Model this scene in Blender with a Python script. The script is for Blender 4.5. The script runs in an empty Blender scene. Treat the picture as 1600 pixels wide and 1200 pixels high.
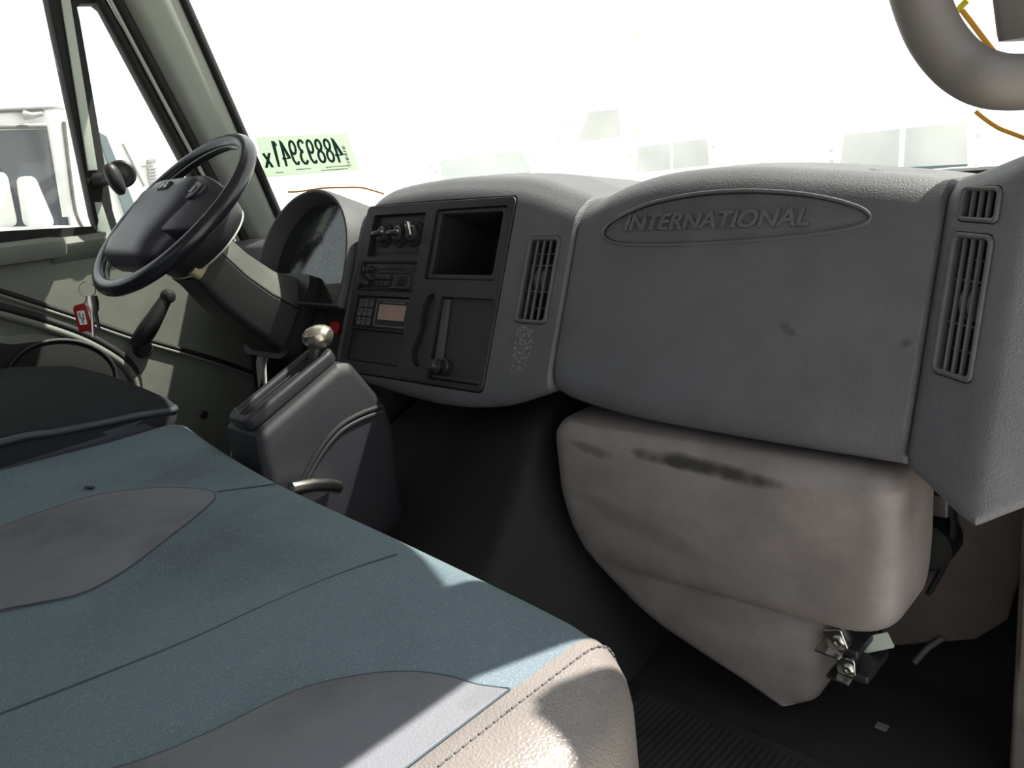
import bpy, bmesh, math, random
from mathutils import Vector, Matrix

# ------------------------------------------------------------------ camera
# x: to the passenger side, y: forward, z: up, cab floor at z = 0, metres
CAM = Vector((1.15, 0.0, 0.86))
FPX = 1294.0
ROT = Matrix(((0.72069696, -0.10378612, 0.68543733),
              (0.68365689, 0.27031950, -0.67789426),
              (-0.11493107, 0.95716028, 0.26577254)))
scene = bpy.context.scene
COL = scene.collection
cd = bpy.data.cameras.new('camera')
cam = bpy.data.objects.new('camera', cd)
COL.objects.link(cam)
cam.matrix_world = Matrix.Translation(CAM) @ ROT.to_4x4()
cd.sensor_width = 36.0
cd.lens = FPX / 1600.0 * 36.0
cd.clip_start = 0.02
scene.camera = cam

# ------------------------------------------------------------------ light
world = bpy.data.worlds.new('sky'); scene.world = world
world.use_nodes = True
bg = world.node_tree.nodes['Background']
bg.inputs[0].default_value = (0.93, 0.97, 1.0, 1)
bg.inputs[1].default_value = 1.0
sd = bpy.data.lights.new('sun', 'SUN'); sd.energy = 9.0; sd.angle = 0.009
sd.color = (1.0, 0.95, 0.85)
sun = bpy.data.objects.new('sun', sd); COL.objects.link(sun)
SUN = Vector((0.35, 0.60, 1.0)).normalized()
sun.rotation_euler = SUN.to_track_quat('Z', 'Y').to_euler()
sun.location = (3, 3, 6)
scene.view_settings.view_transform = 'Standard'
scene.view_settings.look = 'None'
scene.view_settings.gamma = 1.0
scene.view_settings.use_curve_mapping = False
scene.view_settings.exposure = 0.55

# ------------------------------------------------------------------ measuring helpers
def ray(px, py):
    return (ROT @ Vector((px - 800.0, -(py - 600.0), -FPX))).normalized()
def on_axis(px, py, a, val):
    r = ray(px, py); return CAM + r * ((val - CAM[a]) / r[a])
def AX(px, py, x): return on_axis(px, py, 0, x)
def AY(px, py, y): return on_axis(px, py, 1, y)
def AZ(px, py, z): return on_axis(px, py, 2, z)

# ------------------------------------------------------------------ materials
def mat(name, col, rough=0.6, metal=0.0, spec=0.5, grain=0.0, gscale=600, stain=None, sscale=6, samt=0.0,
        fine=0.0, fscale=60, speck=None, spscale=900, spamt=0.0, coat=0.0, voro=False, wave=None):
    m = bpy.data.materials.new(name); m.use_nodes = True
    nt = m.node_tree; N = nt.nodes; Lk = nt.links
    b = N['Principled BSDF']
    b.inputs['Base Color'].default_value = (*col, 1)
    b.inputs['Roughness'].default_value = rough
    b.inputs['Metallic'].default_value = metal
    b.inputs['Specular IOR Level'].default_value = spec
    b.inputs['Coat Weight'].default_value = coat
    tc = N.new('ShaderNodeTexCoord')
    cur = None
    def noise(scale, detail=5, rough_=0.6):
        n = N.new('ShaderNodeTexNoise'); n.inputs['Scale'].default_value = scale
        n.inputs['Detail'].default_value = detail; n.inputs['Roughness'].default_value = rough_
        Lk.new(tc.outputs['Object'], n.inputs['Vector']); return n
    def ramp(n, lo, hi, top):
        r = N.new('ShaderNodeMapRange'); r.inputs['From Min'].default_value = lo; r.inputs['From Max'].default_value = hi
        r.inputs['To Min'].default_value = 0; r.inputs['To Max'].default_value = top
        Lk.new(n, r.inputs['Value']); return r.outputs[0]
    def mix(f, c):
        nonlocal cur
        x = N.new('ShaderNodeMix'); x.data_type = 'RGBA'
        Lk.new(f, x.inputs[0])
        if cur is None: x.inputs[6].default_value = (*col, 1)
        else: Lk.new(cur, x.inputs[6])
        x.inputs[7].default_value = (*c, 1)
        cur = x.outputs[2]
    if stain: mix(ramp(noise(sscale).outputs[0], 0.45, 0.72, samt), stain)
    if fine: mix(ramp(noise(fscale, 3).outputs[0], 0.35, 0.75, fine), tuple(c * 0.45 for c in col))
    if speck:
        v = N.new('ShaderNodeTexVoronoi'); v.inputs['Scale'].default_value = spscale
        Lk.new(tc.outputs['Object'], v.inputs['Vector'])
        r = N.new('ShaderNodeMapRange'); r.inputs['From Min'].default_value = 1 - spamt; r.inputs['From Max'].default_value = 1.0
        sep = N.new('ShaderNodeSeparateColor'); Lk.new(v.outputs['Color'], sep.inputs[0])
        Lk.new(sep.outputs[0], r.inputs['Value'])
        mul = N.new('ShaderNodeMath'); mul.operation = 'MULTIPLY'; mul.inputs[1].default_value = 0.8
        Lk.new(r.outputs[0], mul.inputs[0]); mix(mul.outputs[0], speck)
    if cur is not None: Lk.new(cur, b.inputs['Base Color'])
    if grain:
        if voro:
            g = N.new('ShaderNodeTexVoronoi'); g.inputs['Scale'].default_value = gscale; g.feature = 'DISTANCE_TO_EDGE'
            Lk.new(tc.outputs['Object'], g.inputs['Vector'])
        elif wave is not None:
            g = N.new('ShaderNodeTexWave'); g.inputs['Scale'].default_value = gscale; g.bands_direction = wave
            Lk.new(tc.outputs['Object'], g.inputs['Vector'])
        else:
            g = noise(gscale, 2)
        bp = N.new('ShaderNodeBump'); bp.inputs['Strength'].default_value = grain; bp.inputs['Distance'].default_value = 0.002
        Lk.new(g.outputs[1 if (wave is not None and not voro) else 0], bp.inputs['Height']); Lk.new(bp.outputs[0], b.inputs['Normal'])
    return m

def glass_mat(name, tint, dust=(0.8, 0.8, 0.78), damt=0.05, refl=0.04, rough=0.02, dscale=8):
    m = bpy.data.materials.new(name); m.use_nodes = True
    nt = m.node_tree; N = nt.nodes; Lk = nt.links
    N.remove(N['Principled BSDF']); out = N['Material Output']
    t = N.new('ShaderNodeBsdfTransparent'); t.inputs[0].default_value = (*tint, 1)
    g = N.new('ShaderNodeBsdfGlossy'); g.inputs['Roughness'].default_value = rough
    d = N.new('ShaderNodeBsdfTranslucent'); d.inputs[0].default_value = (*dust, 1)
    ge = N.new('ShaderNodeNewGeometry')
    dt = N.new('ShaderNodeVectorMath'); dt.operation = 'DOT_PRODUCT'
    Lk.new(ge.outputs['Normal'], dt.inputs[0]); Lk.new(ge.outputs['Incoming'], dt.inputs[1])
    ab = N.new('ShaderNodeMath'); ab.operation = 'ABSOLUTE'; Lk.new(dt.outputs['Value'], ab.inputs[0])
    om = N.new('ShaderNodeMath'); om.operation = 'SUBTRACT'; om.inputs[0].default_value = 1.0; Lk.new(ab.outputs[0], om.inputs[1])
    pw = N.new('ShaderNodeMath'); pw.operation = 'POWER'; pw.inputs[1].default_value = 5.0; Lk.new(om.outputs[0], pw.inputs[0])
    mr = N.new('ShaderNodeMapRange'); mr.inputs['To Min'].default_value = refl; mr.inputs['To Max'].default_value = 1.0
    Lk.new(pw.outputs[0], mr.inputs['Value'])
    m1 = N.new('ShaderNodeMixShader'); Lk.new(mr.outputs[0], m1.inputs[0]); Lk.new(t.outputs[0], m1.inputs[1]); Lk.new(g.outputs[0], m1.inputs[2])
    tc = N.new('ShaderNodeTexCoord'); n = N.new('ShaderNodeTexNoise'); n.inputs['Scale'].default_value = dscale
    n.inputs['Detail'].default_value = 6
    Lk.new(tc.outputs['Object'], n.inputs['Vector'])
    r = N.new('ShaderNodeMapRange'); r.inputs['From Min'].default_value = 0.2; r.inputs['From Max'].default_value = 0.8
    r.inputs['To Min'].default_value = damt * 0.7; r.inputs['To Max'].default_value = damt * 1.3
    Lk.new(n.outputs[0], r.inputs['Value'])
    m2 = N.new('ShaderNodeMixShader'); Lk.new(r.outputs[0], m2.inputs[0]); Lk.new(m1.outputs[0], m2.inputs[1]); Lk.new(d.outputs[0], m2.inputs[2])
    Lk.new(m2.outputs[0], out.inputs['Surface'])
    return m

M = {}
M['dash'] = mat('dash_plastic', (0.092, 0.091, 0.101), 0.48, grain=0.55, gscale=420, stain=(0.06, 0.056, 0.053), sscale=9, samt=0.5, fine=0.18, fscale=30)
M['box'] = mat('heater_box_plastic', (0.200, 0.178, 0.172), 0.5, grain=0.25, gscale=380, stain=(0.035, 0.032, 0.03), sscale=5, samt=0.55, fine=0.3, fscale=22)
M['bezel'] = mat('bezel_plastic', (0.014, 0.014, 0.015), 0.5, grain=0.2, gscale=900, stain=(0.022, 0.021, 0.021), sscale=12, samt=0.3)
M['black'] = mat('black_plastic', (0.018, 0.018, 0.020), 0.45)
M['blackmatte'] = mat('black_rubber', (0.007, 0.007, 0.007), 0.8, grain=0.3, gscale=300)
M['knobrub'] = mat('knob_plastic', (0.016, 0.016, 0.017), 0.5)
M['vent'] = mat('vent_plastic', (0.07, 0.071, 0.073), 0.5, stain=(0.12, 0.115, 0.10), sscale=40, samt=0.4)
M['hood'] = mat('cluster_hood_plastic', (0.05, 0.052, 0.055), 0.6, grain=0.3, gscale=600)
M['strapm'] = mat('strap_bar_plastic', (0.05, 0.05, 0.06), 0.5)
M['rglass'] = mat('radio_display', (0.012, 0.013, 0.016), 0.25)
M['white'] = mat('print_white', (0.55, 0.55, 0.55), 0.6)
M['keyline'] = mat('key_outline', (0.16, 0.16, 0.165), 0.5)
M['lcd'] = mat('lcd_screen', (0.36, 0.25, 0.215), 0.25, stain=(0.28, 0.27, 0.26), sscale=30, samt=0.7)
M['red'] = mat('red_plastic', (0.30, 0.008, 0.010), 0.35)
M['needle'] = mat('needle_red', (0.5, 0.05, 0.02), 0.5)
M['gauge'] = mat('gauge_face', (0.03, 0.032, 0.036), 0.7, stain=(0.06, 0.065, 0.07), sscale=15, samt=0.6)
M['lens'] = glass_mat('cluster_lens', (0.85, 0.88, 0.9), dust=(0.5, 0.55, 0.6), damt=0.16, refl=0.08, rough=0.05, dscale=25)
M['wheel'] = mat('wheel_rubber', (0.016, 0.016, 0.022), 0.22, grain=0.15, gscale=500)
M['pad'] = mat('wheel_pad', (0.030, 0.027, 0.042), 0.36, grain=0.2, gscale=700)  # purple put into the base colour for the reflected sheen
M['groove'] = mat('dark_groove', (0.005, 0.005, 0.006), 0.7)
M['column'] = mat('column_plastic', (0.05, 0.05, 0.047), 0.55, grain=0.4, gscale=500, stain=(0.12, 0.11, 0.085), sscale=25, samt=0.35)
M['dust'] = mat('dusty_foam', (0.42, 0.36, 0.20), 0.9, grain=0.5, gscale=300)
M['chrome'] = mat('steel', (0.55, 0.53, 0.50), 0.25, metal=1.0)
M['knobm'] = mat('worn_knob', (0.46, 0.43, 0.36), 0.25, metal=0.85, stain=(0.12, 0.10, 0.07), sscale=45, samt=0.7)
M['tower'] = mat('shifter_plastic', (0.019, 0.019, 0.026), 0.5, grain=0.35, gscale=700, stain=(0.03, 0.028, 0.026), sscale=12, samt=0.4)
M['fabric'] = mat('seat_fabric', (0.152, 0.200, 0.238), 0.95, spec=0.15, grain=0.5, gscale=900, stain=(0.088, 0.112, 0.132), sscale=3.2, samt=0.95,
                  fine=0.3, fscale=500, speck=(0.27, 0.275, 0.265), spscale=800, spamt=0.16)
M['insert'] = mat('seat_insert_fabric', (0.185, 0.190, 0.215), 0.95, spec=0.15, grain=0.5, gscale=900, stain=(0.10, 0.098, 0.10), sscale=6, samt=0.8, fine=0.3, fscale=500)
M['vinyl'] = mat('seat_vinyl', (0.19, 0.170, 0.160), 0.36, grain=0.45, gscale=260, voro=True, stain=(0.11, 0.10, 0.097), sscale=10, samt=0.5)
M['thread'] = mat('thread', (0.10, 0.105, 0.11), 0.9)
M['seam'] = mat('seam_thread', (0.055, 0.075, 0.09), 0.95)
M['dfabric'] = mat('driver_fabric', (0.036, 0.037, 0.041), 0.95, spec=0.1, grain=0.4, gscale=900, fine=0.3, fscale=400)
M['dvinyl'] = mat('driver_vinyl', (0.05, 0.058, 0.075), 0.5, grain=0.2, gscale=300)
M['door'] = mat('door_plastic', (0.178, 0.190, 0.162), 0.55, grain=0.35, gscale=500, stain=(0.085, 0.09, 0.08), sscale=8, samt=0.4)
M['pillar'] = mat('pillar_trim', (0.29, 0.315, 0.285), 0.5, grain=0.25, gscale=700)
M['strip'] = mat('metal_channel', (0.42, 0.47, 0.42), 0.5)
M['floor'] = mat('floor_rubber', (0.011, 0.010, 0.0095), 0.85, grain=0.4, gscale=200, stain=(0.022, 0.02, 0.017), sscale=10, samt=0.6)
M['mat'] = mat('ribbed_mat', (0.016, 0.016, 0.016), 0.8, stain=(0.05, 0.045, 0.038), sscale=7, samt=0.5)
M['kick'] = mat('kick_panel', (0.075, 0.058, 0.050), 0.8, stain=(0.12, 0.10, 0.09), sscale=8, samt=0.6)
M['jamb'] = mat('door_jamb', (0.09, 0.08, 0.072), 0.6, stain=(0.03, 0.027, 0.025), sscale=20, samt=0.7)
M['roofliner'] = mat('headliner', (0.30, 0.30, 0.28), 0.9)
M['handle'] = mat('handle_plastic', (0.115, 0.102, 0.096), 0.5, grain=0.2, gscale=500)
M['wshield'] = glass_mat('windshield_glass', (0.96, 0.985, 0.97), damt=0.12, refl=0.03)
M['wglass'] = glass_mat('door_glass', (0.95, 0.97, 0.96), damt=0.02, refl=0.03)
M['tglass'] = mat('truck_glass', (0.07, 0.10, 0.11), 0.08, spec=0.6)
M['tglassdark'] = mat('truck_glass_dark', (0.03, 0.035, 0.05), 0.1, spec=0.5, stain=(0.09, 0.09, 0.085), sscale=3, samt=0.7)
M['twhite'] = mat('truck_white_paint', (0.80, 0.80, 0.78), 0.3)
M['tgrey'] = mat('truck_grey', (0.25, 0.25, 0.25), 0.5)
M['tdark'] = mat('truck_black', (0.03, 0.03, 0.03), 0.6)
M['orange'] = mat('amber_lens', (0.8, 0.25, 0.03), 0.3)
M['ground'] = mat('pale_gravel', (0.55, 0.53, 0.49), 0.9, stain=(0.42, 0.40, 0.37), sscale=1.5, samt=0.7)
M['ymark'] = mat('yellow_paint', (0.9, 0.75, 0.02), 0.6)
M['omark'] = mat('orange_paint', (0.85, 0.40, 0.05), 0.6)
M['pwhite'] = mat('tag_paper', (0.8, 0.8, 0.8), 0.7)
M['ink'] = mat('ink_black', (0.02, 0.02, 0.02), 0.7)
M['green'] = mat('ink_green', (0.015, 0.10, 0.062), 0.7)
M['keymetal'] = mat('key_metal', (0.45, 0.40, 0.40), 0.35, metal=0.9)
def paper():
    m = bpy.data.materials.new('sticker_paper'); m.use_nodes = True
    nt = m.node_tree; N = nt.nodes; Lk = nt.links
    N.remove(N['Principled BSDF'])
    a = N.new('ShaderNodeBsdfTranslucent'); a.inputs[0].default_value = (0.58, 0.635, 0.565, 1)
    b = N.new('ShaderNodeBsdfDiffuse'); b.inputs[0].default_value = (0.6, 0.68, 0.58, 1)
    x = N.new('ShaderNodeMixShader'); x.inputs[0].default_value = 0.15
    Lk.new(a.outputs[0], x.inputs[1]); Lk.new(b.outputs[0], x.inputs[2]); Lk.new(x.outputs[0], N['Material Output'].inputs['Surface'])
    return m
M['paper'] = paper()

def smear(m, p0, p1, half, colr, amt=0.9, nscale=35):
    """a rubbed dirt mark with its own shape along the line p0-p1 (x, z) of a surface"""
    nt = m.node_tree; N = nt.nodes; Lk = nt.links; b = N['Principled BSDF']
    tc = N.new('ShaderNodeTexCoord'); mp = N.new('ShaderNodeMapping'); mp.vector_type = 'TEXTURE'
    dx, dz = p1.x - p0.x, p1.z - p0.z; L = math.hypot(dx, dz)
    mp.inputs['Location'].default_value = ((p0.x + p1.x) / 2, 0.9, (p0.z + p1.z) / 2)
    mp.inputs['Rotation'].default_value = (0, -math.atan2(dz, dx), 0)
    mp.inputs['Scale'].default_value = (L / 2, 1, half)
    Lk.new(tc.outputs['Object'], mp.inputs['Vector'])
    sp = N.new('ShaderNodeSeparateXYZ'); Lk.new(mp.outputs[0], sp.inputs[0])
    def mth(op, a, c_=None):
        q = N.new('ShaderNodeMath'); q.operation = op
        for i_, v in enumerate((a, c_)):
            if v is None: continue
            if isinstance(v, (int, float)): q.inputs[i_].default_value = v
            else: Lk.new(v, q.inputs[i_])
        return q.outputs[0]
    n = N.new('ShaderNodeTexNoise'); n.inputs['Scale'].default_value = nscale; n.inputs['Detail'].default_value = 6
    Lk.new(tc.outputs['Object'], n.inputs['Vector'])
    d = mth('ADD', mth('POWER', mth('ABSOLUTE', sp.outputs[0]), 2.0), mth('POWER', mth('ABSOLUTE', sp.outputs[2]), 2.0))
    d = mth('ADD', d, mth('MULTIPLY', mth('SUBTRACT', n.outputs[0], 0.5), 1.7))
    r = N.new('ShaderNodeMapRange'); r.inputs['From Min'].default_value = 1.1; r.inputs['From Max'].default_value = 0.2
    r.inputs['To Min'].default_value = 0; r.inputs['To Max'].default_value = amt; Lk.new(d, r.inputs['Value'])
    x = N.new('ShaderNodeMix'); x.data_type = 'RGBA'; Lk.new(r.outputs[0], x.inputs[0])
    src = b.inputs['Base Color']
    if src.is_linked: Lk.new(src.links[0].from_socket, x.inputs[6])
    else: x.inputs[6].default_value = src.default_value
    x.inputs[7].default_value = (*colr, 1); Lk.new(x.outputs[2], src)
smear(M['box'], AY(975, 702, 0.9), AY(1265, 768, 0.9), 0.013, (0.02, 0.018, 0.018), 0.92)
smear(M['box'], AY(890, 690, 0.9), AY(960, 715, 0.9), 0.010, (0.05, 0.046, 0.044), 0.55, 60)
smear(M['box'], AY(880, 760, 0.9), AY(1150, 900, 0.9), 0.02, (0.10, 0.092, 0.088), 0.5, 20)
smear(M['dash'], AY(1225, 500, 0.98), AY(1255, 520, 0.98), 0.006, (0.035, 0.034, 0.034), 0.6, 140)
smear(M['dash'], AY(1415, 535, 0.98), AY(1435, 525, 0.98), 0.006, (0.04, 0.03, 0.025), 0.8, 90)

# ------------------------------------------------------------------ geometry helpers
def link(name, me, material, parent=None, smooth=35):
    me.name = name
    if material:
        me.materials.clear(); me.materials.append(M[material] if isinstance(material, str) else material)
    o = bpy.data.objects.new(name, me); COL.objects.link(o)
    if smooth:
        me.shade_smooth(); me.set_sharp_from_angle(angle=math.radians(smooth))
    if parent is not None:
        o.parent = parent
        o.matrix_parent_inverse = parent.matrix_basis.inverted()
    return o
def fixn(me):
    bm = bmesh.new(); bm.from_mesh(me)
    bmesh.ops.remove_doubles(bm, verts=bm.verts, dist=1e-6)
    bmesh.ops.recalc_face_normals(bm, faces=bm.faces)
    bm.to_mesh(me); bm.free()
def pyd(name, vs, fs, material, parent=None, smooth=35, fix=True):
    me = bpy.data.meshes.new(name); me.from_pydata([tuple(v) for v in vs], [], fs); me.update()
    if fix: fixn(me)
    return link(name, me, material, parent, smooth)
def tag(o, label=None, cat=None, group=None, kind=None):
    if label: o['label'] = label
    if cat: o['category'] = cat
    if group: o['group'] = group
    if kind: o['kind'] = kind
    return o
def empty(name, loc, label=None, cat=None, group=None, kind=None):
    o = bpy.data.objects.new(name, None); COL.objects.link(o); o.location = loc; o.empty_display_size = 0.05
    return tag(o, label, cat, group, kind)
def loft_data(sections, ring=True, caps=True):
    n = len(sections[0]); vs = [v for s in sections for v in s]; fs = []
    for i in range(len(sections) - 1):
        for j in range(n if ring else n - 1):
            k = (j + 1) % n
            fs.append((i * n + j, i * n + k, (i + 1) * n + k, (i + 1) * n + j))
    if caps and ring:
        fs.append(tuple(range(n))); fs.append(tuple((len(sections) - 1) * n + j for j in reversed(range(n))))
    return vs, fs
def loft(name, sections, material, parent=None, ring=True, caps=True, smooth=35):
    vs, fs = loft_data(sections, ring, caps)
    return pyd(name, vs, fs, material, parent, smooth)
def catmull(pts, n=6, closed=False):
    P = [Vector(p) for p in pts]; out = []; L = len(P)
    rng = range(L) if closed else range(L - 1)
    for i in rng:
        if closed: a, b, c, d = P[(i - 1) % L], P[i], P[(i + 1) % L], P[(i + 2) % L]
        else: a, b, c, d = P[max(i - 1, 0)], P[i], P[i + 1], P[min(i + 2, L - 1)]
        for k in range(n):
            t = k / n
            out.append(0.5 * ((2 * b) + (-a + c) * t + (2 * a - 5 * b + 4 * c - d) * t * t + (-a + 3 * b - 3 * c + d) * t ** 3))
    if not closed: out.append(P[-1])
    return out
def tube_data(pts, r, seg=10, closed=False, flat=1.0, up=None):
    P = [Vector(p) for p in pts]; n = len(P)
    R = r if isinstance(r, (list, tuple)) else [r] * n
    secs = []; prev = None
    for i in range(n):
        if closed: t = (P[(i + 1) % n] - P[(i - 1) % n])
        else: t = P[min(i + 1, n - 1)] - P[max(i - 1, 0)]
        t.normalize()
        if prev is None:
            a = Vector(up) if up else (Vector((0, 0, 1)) if abs(t.z) < 0.9 else Vector((1, 0, 0)))
        else: a = prev
        a = (a - t * a.dot(t)).normalized(); prev = a; b = t.cross(a)
        secs.append([P[i] + R[i] * (a * math.cos(2 * math.pi * k / seg) * flat + b * math.sin(2 * math.pi * k / seg)) for k in range(seg)])
    if closed: secs.append(secs[0])
    return loft_data(secs, True, not closed)
def tube(name, pts, r, material, parent=None, seg=10, closed=False, flat=1.0, up=None):
    vs, fs = tube_data(pts, r, seg, closed, flat, up)
    return pyd(name, vs, fs, material, parent, 50)
def frame(o, u, v):
    u = Vector(u); v = Vector(v); n = u.cross(v).normalized()
    return Matrix(((u.x, v.x, n.x, o[0]), (u.y, v.y, n.y, o[1]), (u.z, v.z, n.z, o[2]), (0, 0, 0, 1)))
def rrect(x0, y0, x1, y1, r, n=5):
    out = []
    for cx, cy, a in ((x1 - r, y1 - r, 0), (x0 + r, y1 - r, 90), (x0 + r, y0 + r, 180), (x1 - r, y0 + r, 270)):
        for k in range(n + 1):
            t = math.radians(a + 90 * k / n); out.append((cx + r * math.cos(t), cy + r * math.sin(t)))
    return out
def ellipse(cx, cy, a, b, n=40, tilt=0.0):
    return [(cx + a * math.cos(t) * math.cos(tilt) - b * math.sin(t) * math.sin(tilt), cy + a * math.cos(t) * math.sin(tilt) + b * math.sin(t) * math.cos(tilt))
            for t in (2 * math.pi * k / n for k in range(n))]
def rp(pts, radii, n=5):
    """round the corners of a closed polygon of 2-vectors; constant point count"""
    P = [Vector(p) for p in pts]; L = len(P); out = []
    for i in range(L):
        a, b, c = P[i - 1], P[i], P[(i + 1) % L]; r = radii[i]
        d1 = (a - b); d2 = (c - b); l1 = d1.length; l2 = d2.length; d1 /= l1; d2 /= l2
        ang = d1.angle(d2); t = min(r / math.tan(ang / 2), l1 * 0.48, l2 * 0.48)
        p0 = b + d1 * t; p1 = b + d2 * t
        for k in range(n + 1):
            s = k / n
            out.append((1 - s) ** 2 * p0 + 2 * s * (1 - s) * b + s * s * p1)
    return out
def curve_mesh(splines, depth, bevel, bres=2):
    c = bpy.data.curves.new('tmp', 'CURVE'); c.dimensions = '2D'; c.fill_mode = 'BOTH'
    for pts in splines:
        s = c.splines.new('POLY'); s.points.add(len(pts) - 1)
        for p, q in zip(s.points, pts): p.co = (q[0], q[1], 0, 1)
        s.use_cyclic_u = True
    bevel = min(bevel, depth * 0.49)
    c.extrude = max(depth / 2 - bevel, 0); c.bevel_depth = bevel; c.bevel_resolution = bres; c.offset = -bevel
    return to_mesh(c)
def to_mesh(data):
    o = bpy.data.objects.new('tmp', data); COL.objects.link(o)
    dg = bpy.context.evaluated_depsgraph_get()
    me = bpy.data.meshes.new_from_object(o.evaluated_get(dg))
    bpy.data.objects.remove(o); bpy.data.curves.remove(data)
    return me
def plate(name, fr, splines, w0, w1, material, parent=None, bevel=0.0, smooth=35):
    """extruded 2D outline (first spline) with holes (others), standing from w0 to w1 along the frame normal"""
    if not isinstance(splines[0][0], (tuple, list, Vector)): splines = [splines]
    me = curve_mesh(splines, w1 - w0, bevel)
    me.transform(fr @ Matrix.Translation((0, 0, (w0 + w1) / 2)))
    fixn(me)
    return link(name, me, material, parent, smooth)
def text(name, body, fr, size, w0, depth, material, parent=None, bevel=0.0, sx=1.0, shear=0.0, mirror=False, spacing=1.0, xform=None):
    c = bpy.data.curves.new('tmp', 'FONT'); c.body = body; c.size = size; c.extrude = depth / 2; c.bevel_depth = bevel; c.shear = shear
    c.space_character = spacing; c.align_x = 'CENTER'; c.align_y = 'CENTER'
    me = to_mesh(c)
    S = Matrix.Diagonal((-sx if mirror else sx, 1, 1, 1))
    if xform:
        me.transform(S)
        for v in me.vertices: v.co = xform(v.co)
        fixn(me)
    else:
        me.transform(fr @ Matrix.Translation((0, 0, w0 + depth / 2)) @ S); fixn(me)
    return link(name, me, material, parent, 0)
def lathe(name, fr, prof, material, parent=None, seg=28, sx=1.0, sy=1.0):
    secs = []
    for r, h in prof:
        secs.append([fr @ Vector((r * sx * math.cos(2 * math.pi * k / seg), r * sy * math.sin(2 * math.pi * k / seg), h)) for k in range(seg)])
    return loft(name, secs, material, parent)
def box(name, lo, hi, material, parent=None, r=0.0):
    fr = frame((0, 0, lo[2]), (1, 0, 0), (0, 1, 0))
    x0, x1 = lo[0], hi[0]; y0, y1 = lo[1], hi[1]
    rr = max(r, 1e-4)
    return plate(name, fr, [rrect(x0, y0, x1, y1, rr, 4 if r else 1)], 0, hi[2] - lo[2], material, parent, bevel=min(r * 0.6, 0.45 * (hi[2] - lo[2])))
def cut(o, cutters):
    for c in cutters:
        md = o.modifiers.new('b', 'BOOLEAN'); md.operation = 'DIFFERENCE'; md.solver = 'EXACT'; md.object = c
    dg = bpy.context.evaluated_depsgraph_get(); dg.update()
    me = bpy.data.meshes.new_from_object(o.evaluated_get(dg))
    old = o.data; mats = [m for m in old.materials]
    o.modifiers.clear(); o.data = me
    me.materials.clear()
    for m in mats[:1]: me.materials.append(m)
    for p in me.polygons: p.material_index = 0
    me.shade_smooth(); me.set_sharp_from_angle(angle=math.radians(32))
    for c in cutters: bpy.data.objects.remove(c)
def interp(tab, x):
    if x <= tab[0][0]: return tab[0][1]
    for (a, b), (c, d) in zip(tab, tab[1:]):
        if x <= c:
            t = (x - a) / (c - a); t = t * t * (3 - 2 * t) if False else t
            return b + (d - b) * t
    return tab[-1][1]
def sinterp(tab, x):
    P = catmull([(a, b, 0) for a, b in tab], 10)
    return interp([(p.x, p.y) for p in P], x)
def frange(a, b, n): return [a + (b - a) * i / (n - 1) for i in range(n)]

# ================================================================== THE CAB
W = 1.0                                   # door planes at x = -W and +W
def ws_y(x, z):                            # windshield surface
    return 1.215 + 0.17 * (1 - (abs(x) / 0.95) ** 2.2) - 0.277 * (z - 0.79)

fl = box('floor', (-W, -0.7, -0.06), (W, 1.42, 0.0), 'floor'); tag(fl, kind='structure')
# front bulkhead below the dashboard
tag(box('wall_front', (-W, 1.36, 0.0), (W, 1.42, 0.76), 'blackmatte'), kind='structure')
frb = frame((0, -0.7, 0), (1, 0, 0), (0, 0, 1))
tag(plate('wall_back', frb, [[(-W, 0), (W, 0), (W, 1.58), (-W, 1.58)], rrect(-0.55, 0.98, 0.55, 1.32, 0.05)], 0, 0.05, 'roofliner'), kind='structure')
tag(plate('window_1', frb, [rrect(-0.57, 0.96, 0.57, 1.34, 0.05)], 0.02, 0.026, 'wglass'), kind='structure')
rs = []
for x in frange(-W, W, 13):
    yf = ws_y(x * 0.93, 1.50) + 0.01
    rs.append([Vector((x, -0.7, 1.55)), Vector((x, yf - 0.25, 1.55)), Vector((x, yf - 0.01, 1.495 - 0.085 * max(0.0, 1 - (abs(x - 0.05) / 0.86) ** 4) - 0.04 * max(0.0, min(1.0, (x - 0.3) / 0.3)))), Vector((x, yf + 0.02, 1.58)), Vector((x, -0.7, 1.63))])  # front edge lowered in shape to shade the seat and engine cover
tag(loft('ceiling', rs, 'roofliner'), kind='structure')
tag(plate('wall_right', frame((W, 0, 0), (0, 1, 0), (0, 0, 1)), [[(-0.7, -0.06), (-0.30, -0.06), (-0.30, 1.345), (0.97, 1.345), (0.92, 1.58), (-0.7, 1.58)]], -0.04, 0.0, 'roofliner'), kind='structure')
tag(plate('wall_left', frame((-W, 0, 0), (0, 1, 0), (0, 0, 1)), [[(-0.7, -0.06), (-0.44, -0.06), (-0.44, 1.42), (0.90, 1.42), (0.88, 1.58), (-0.7, 1.58)]], -0.04, 0.0, 'roofliner'), kind='structure')
# windshield pane
xs = frange(-0.955, 0.955, 31); zs = frange(0.775, 1.52, 13)
vs = []; fs = []
for side in (0.0, 0.006):
    for z in zs:
        for x in xs: vs.append((x, ws_y(x, z) + side, z))
nx = len(xs); nz = len(zs); off = nx * nz
for i in range(nz - 1):
    for j in range(nx - 1):
        a = i * nx + j
        fs.append((a, a + 1, a + nx + 1, a + nx)); fs.append((off + a, off + a + nx, off + a + nx + 1, off + a + 1))
tag(pyd('window_2', vs, fs, 'wshield', None, 60, fix=False), kind='structure')

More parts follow.
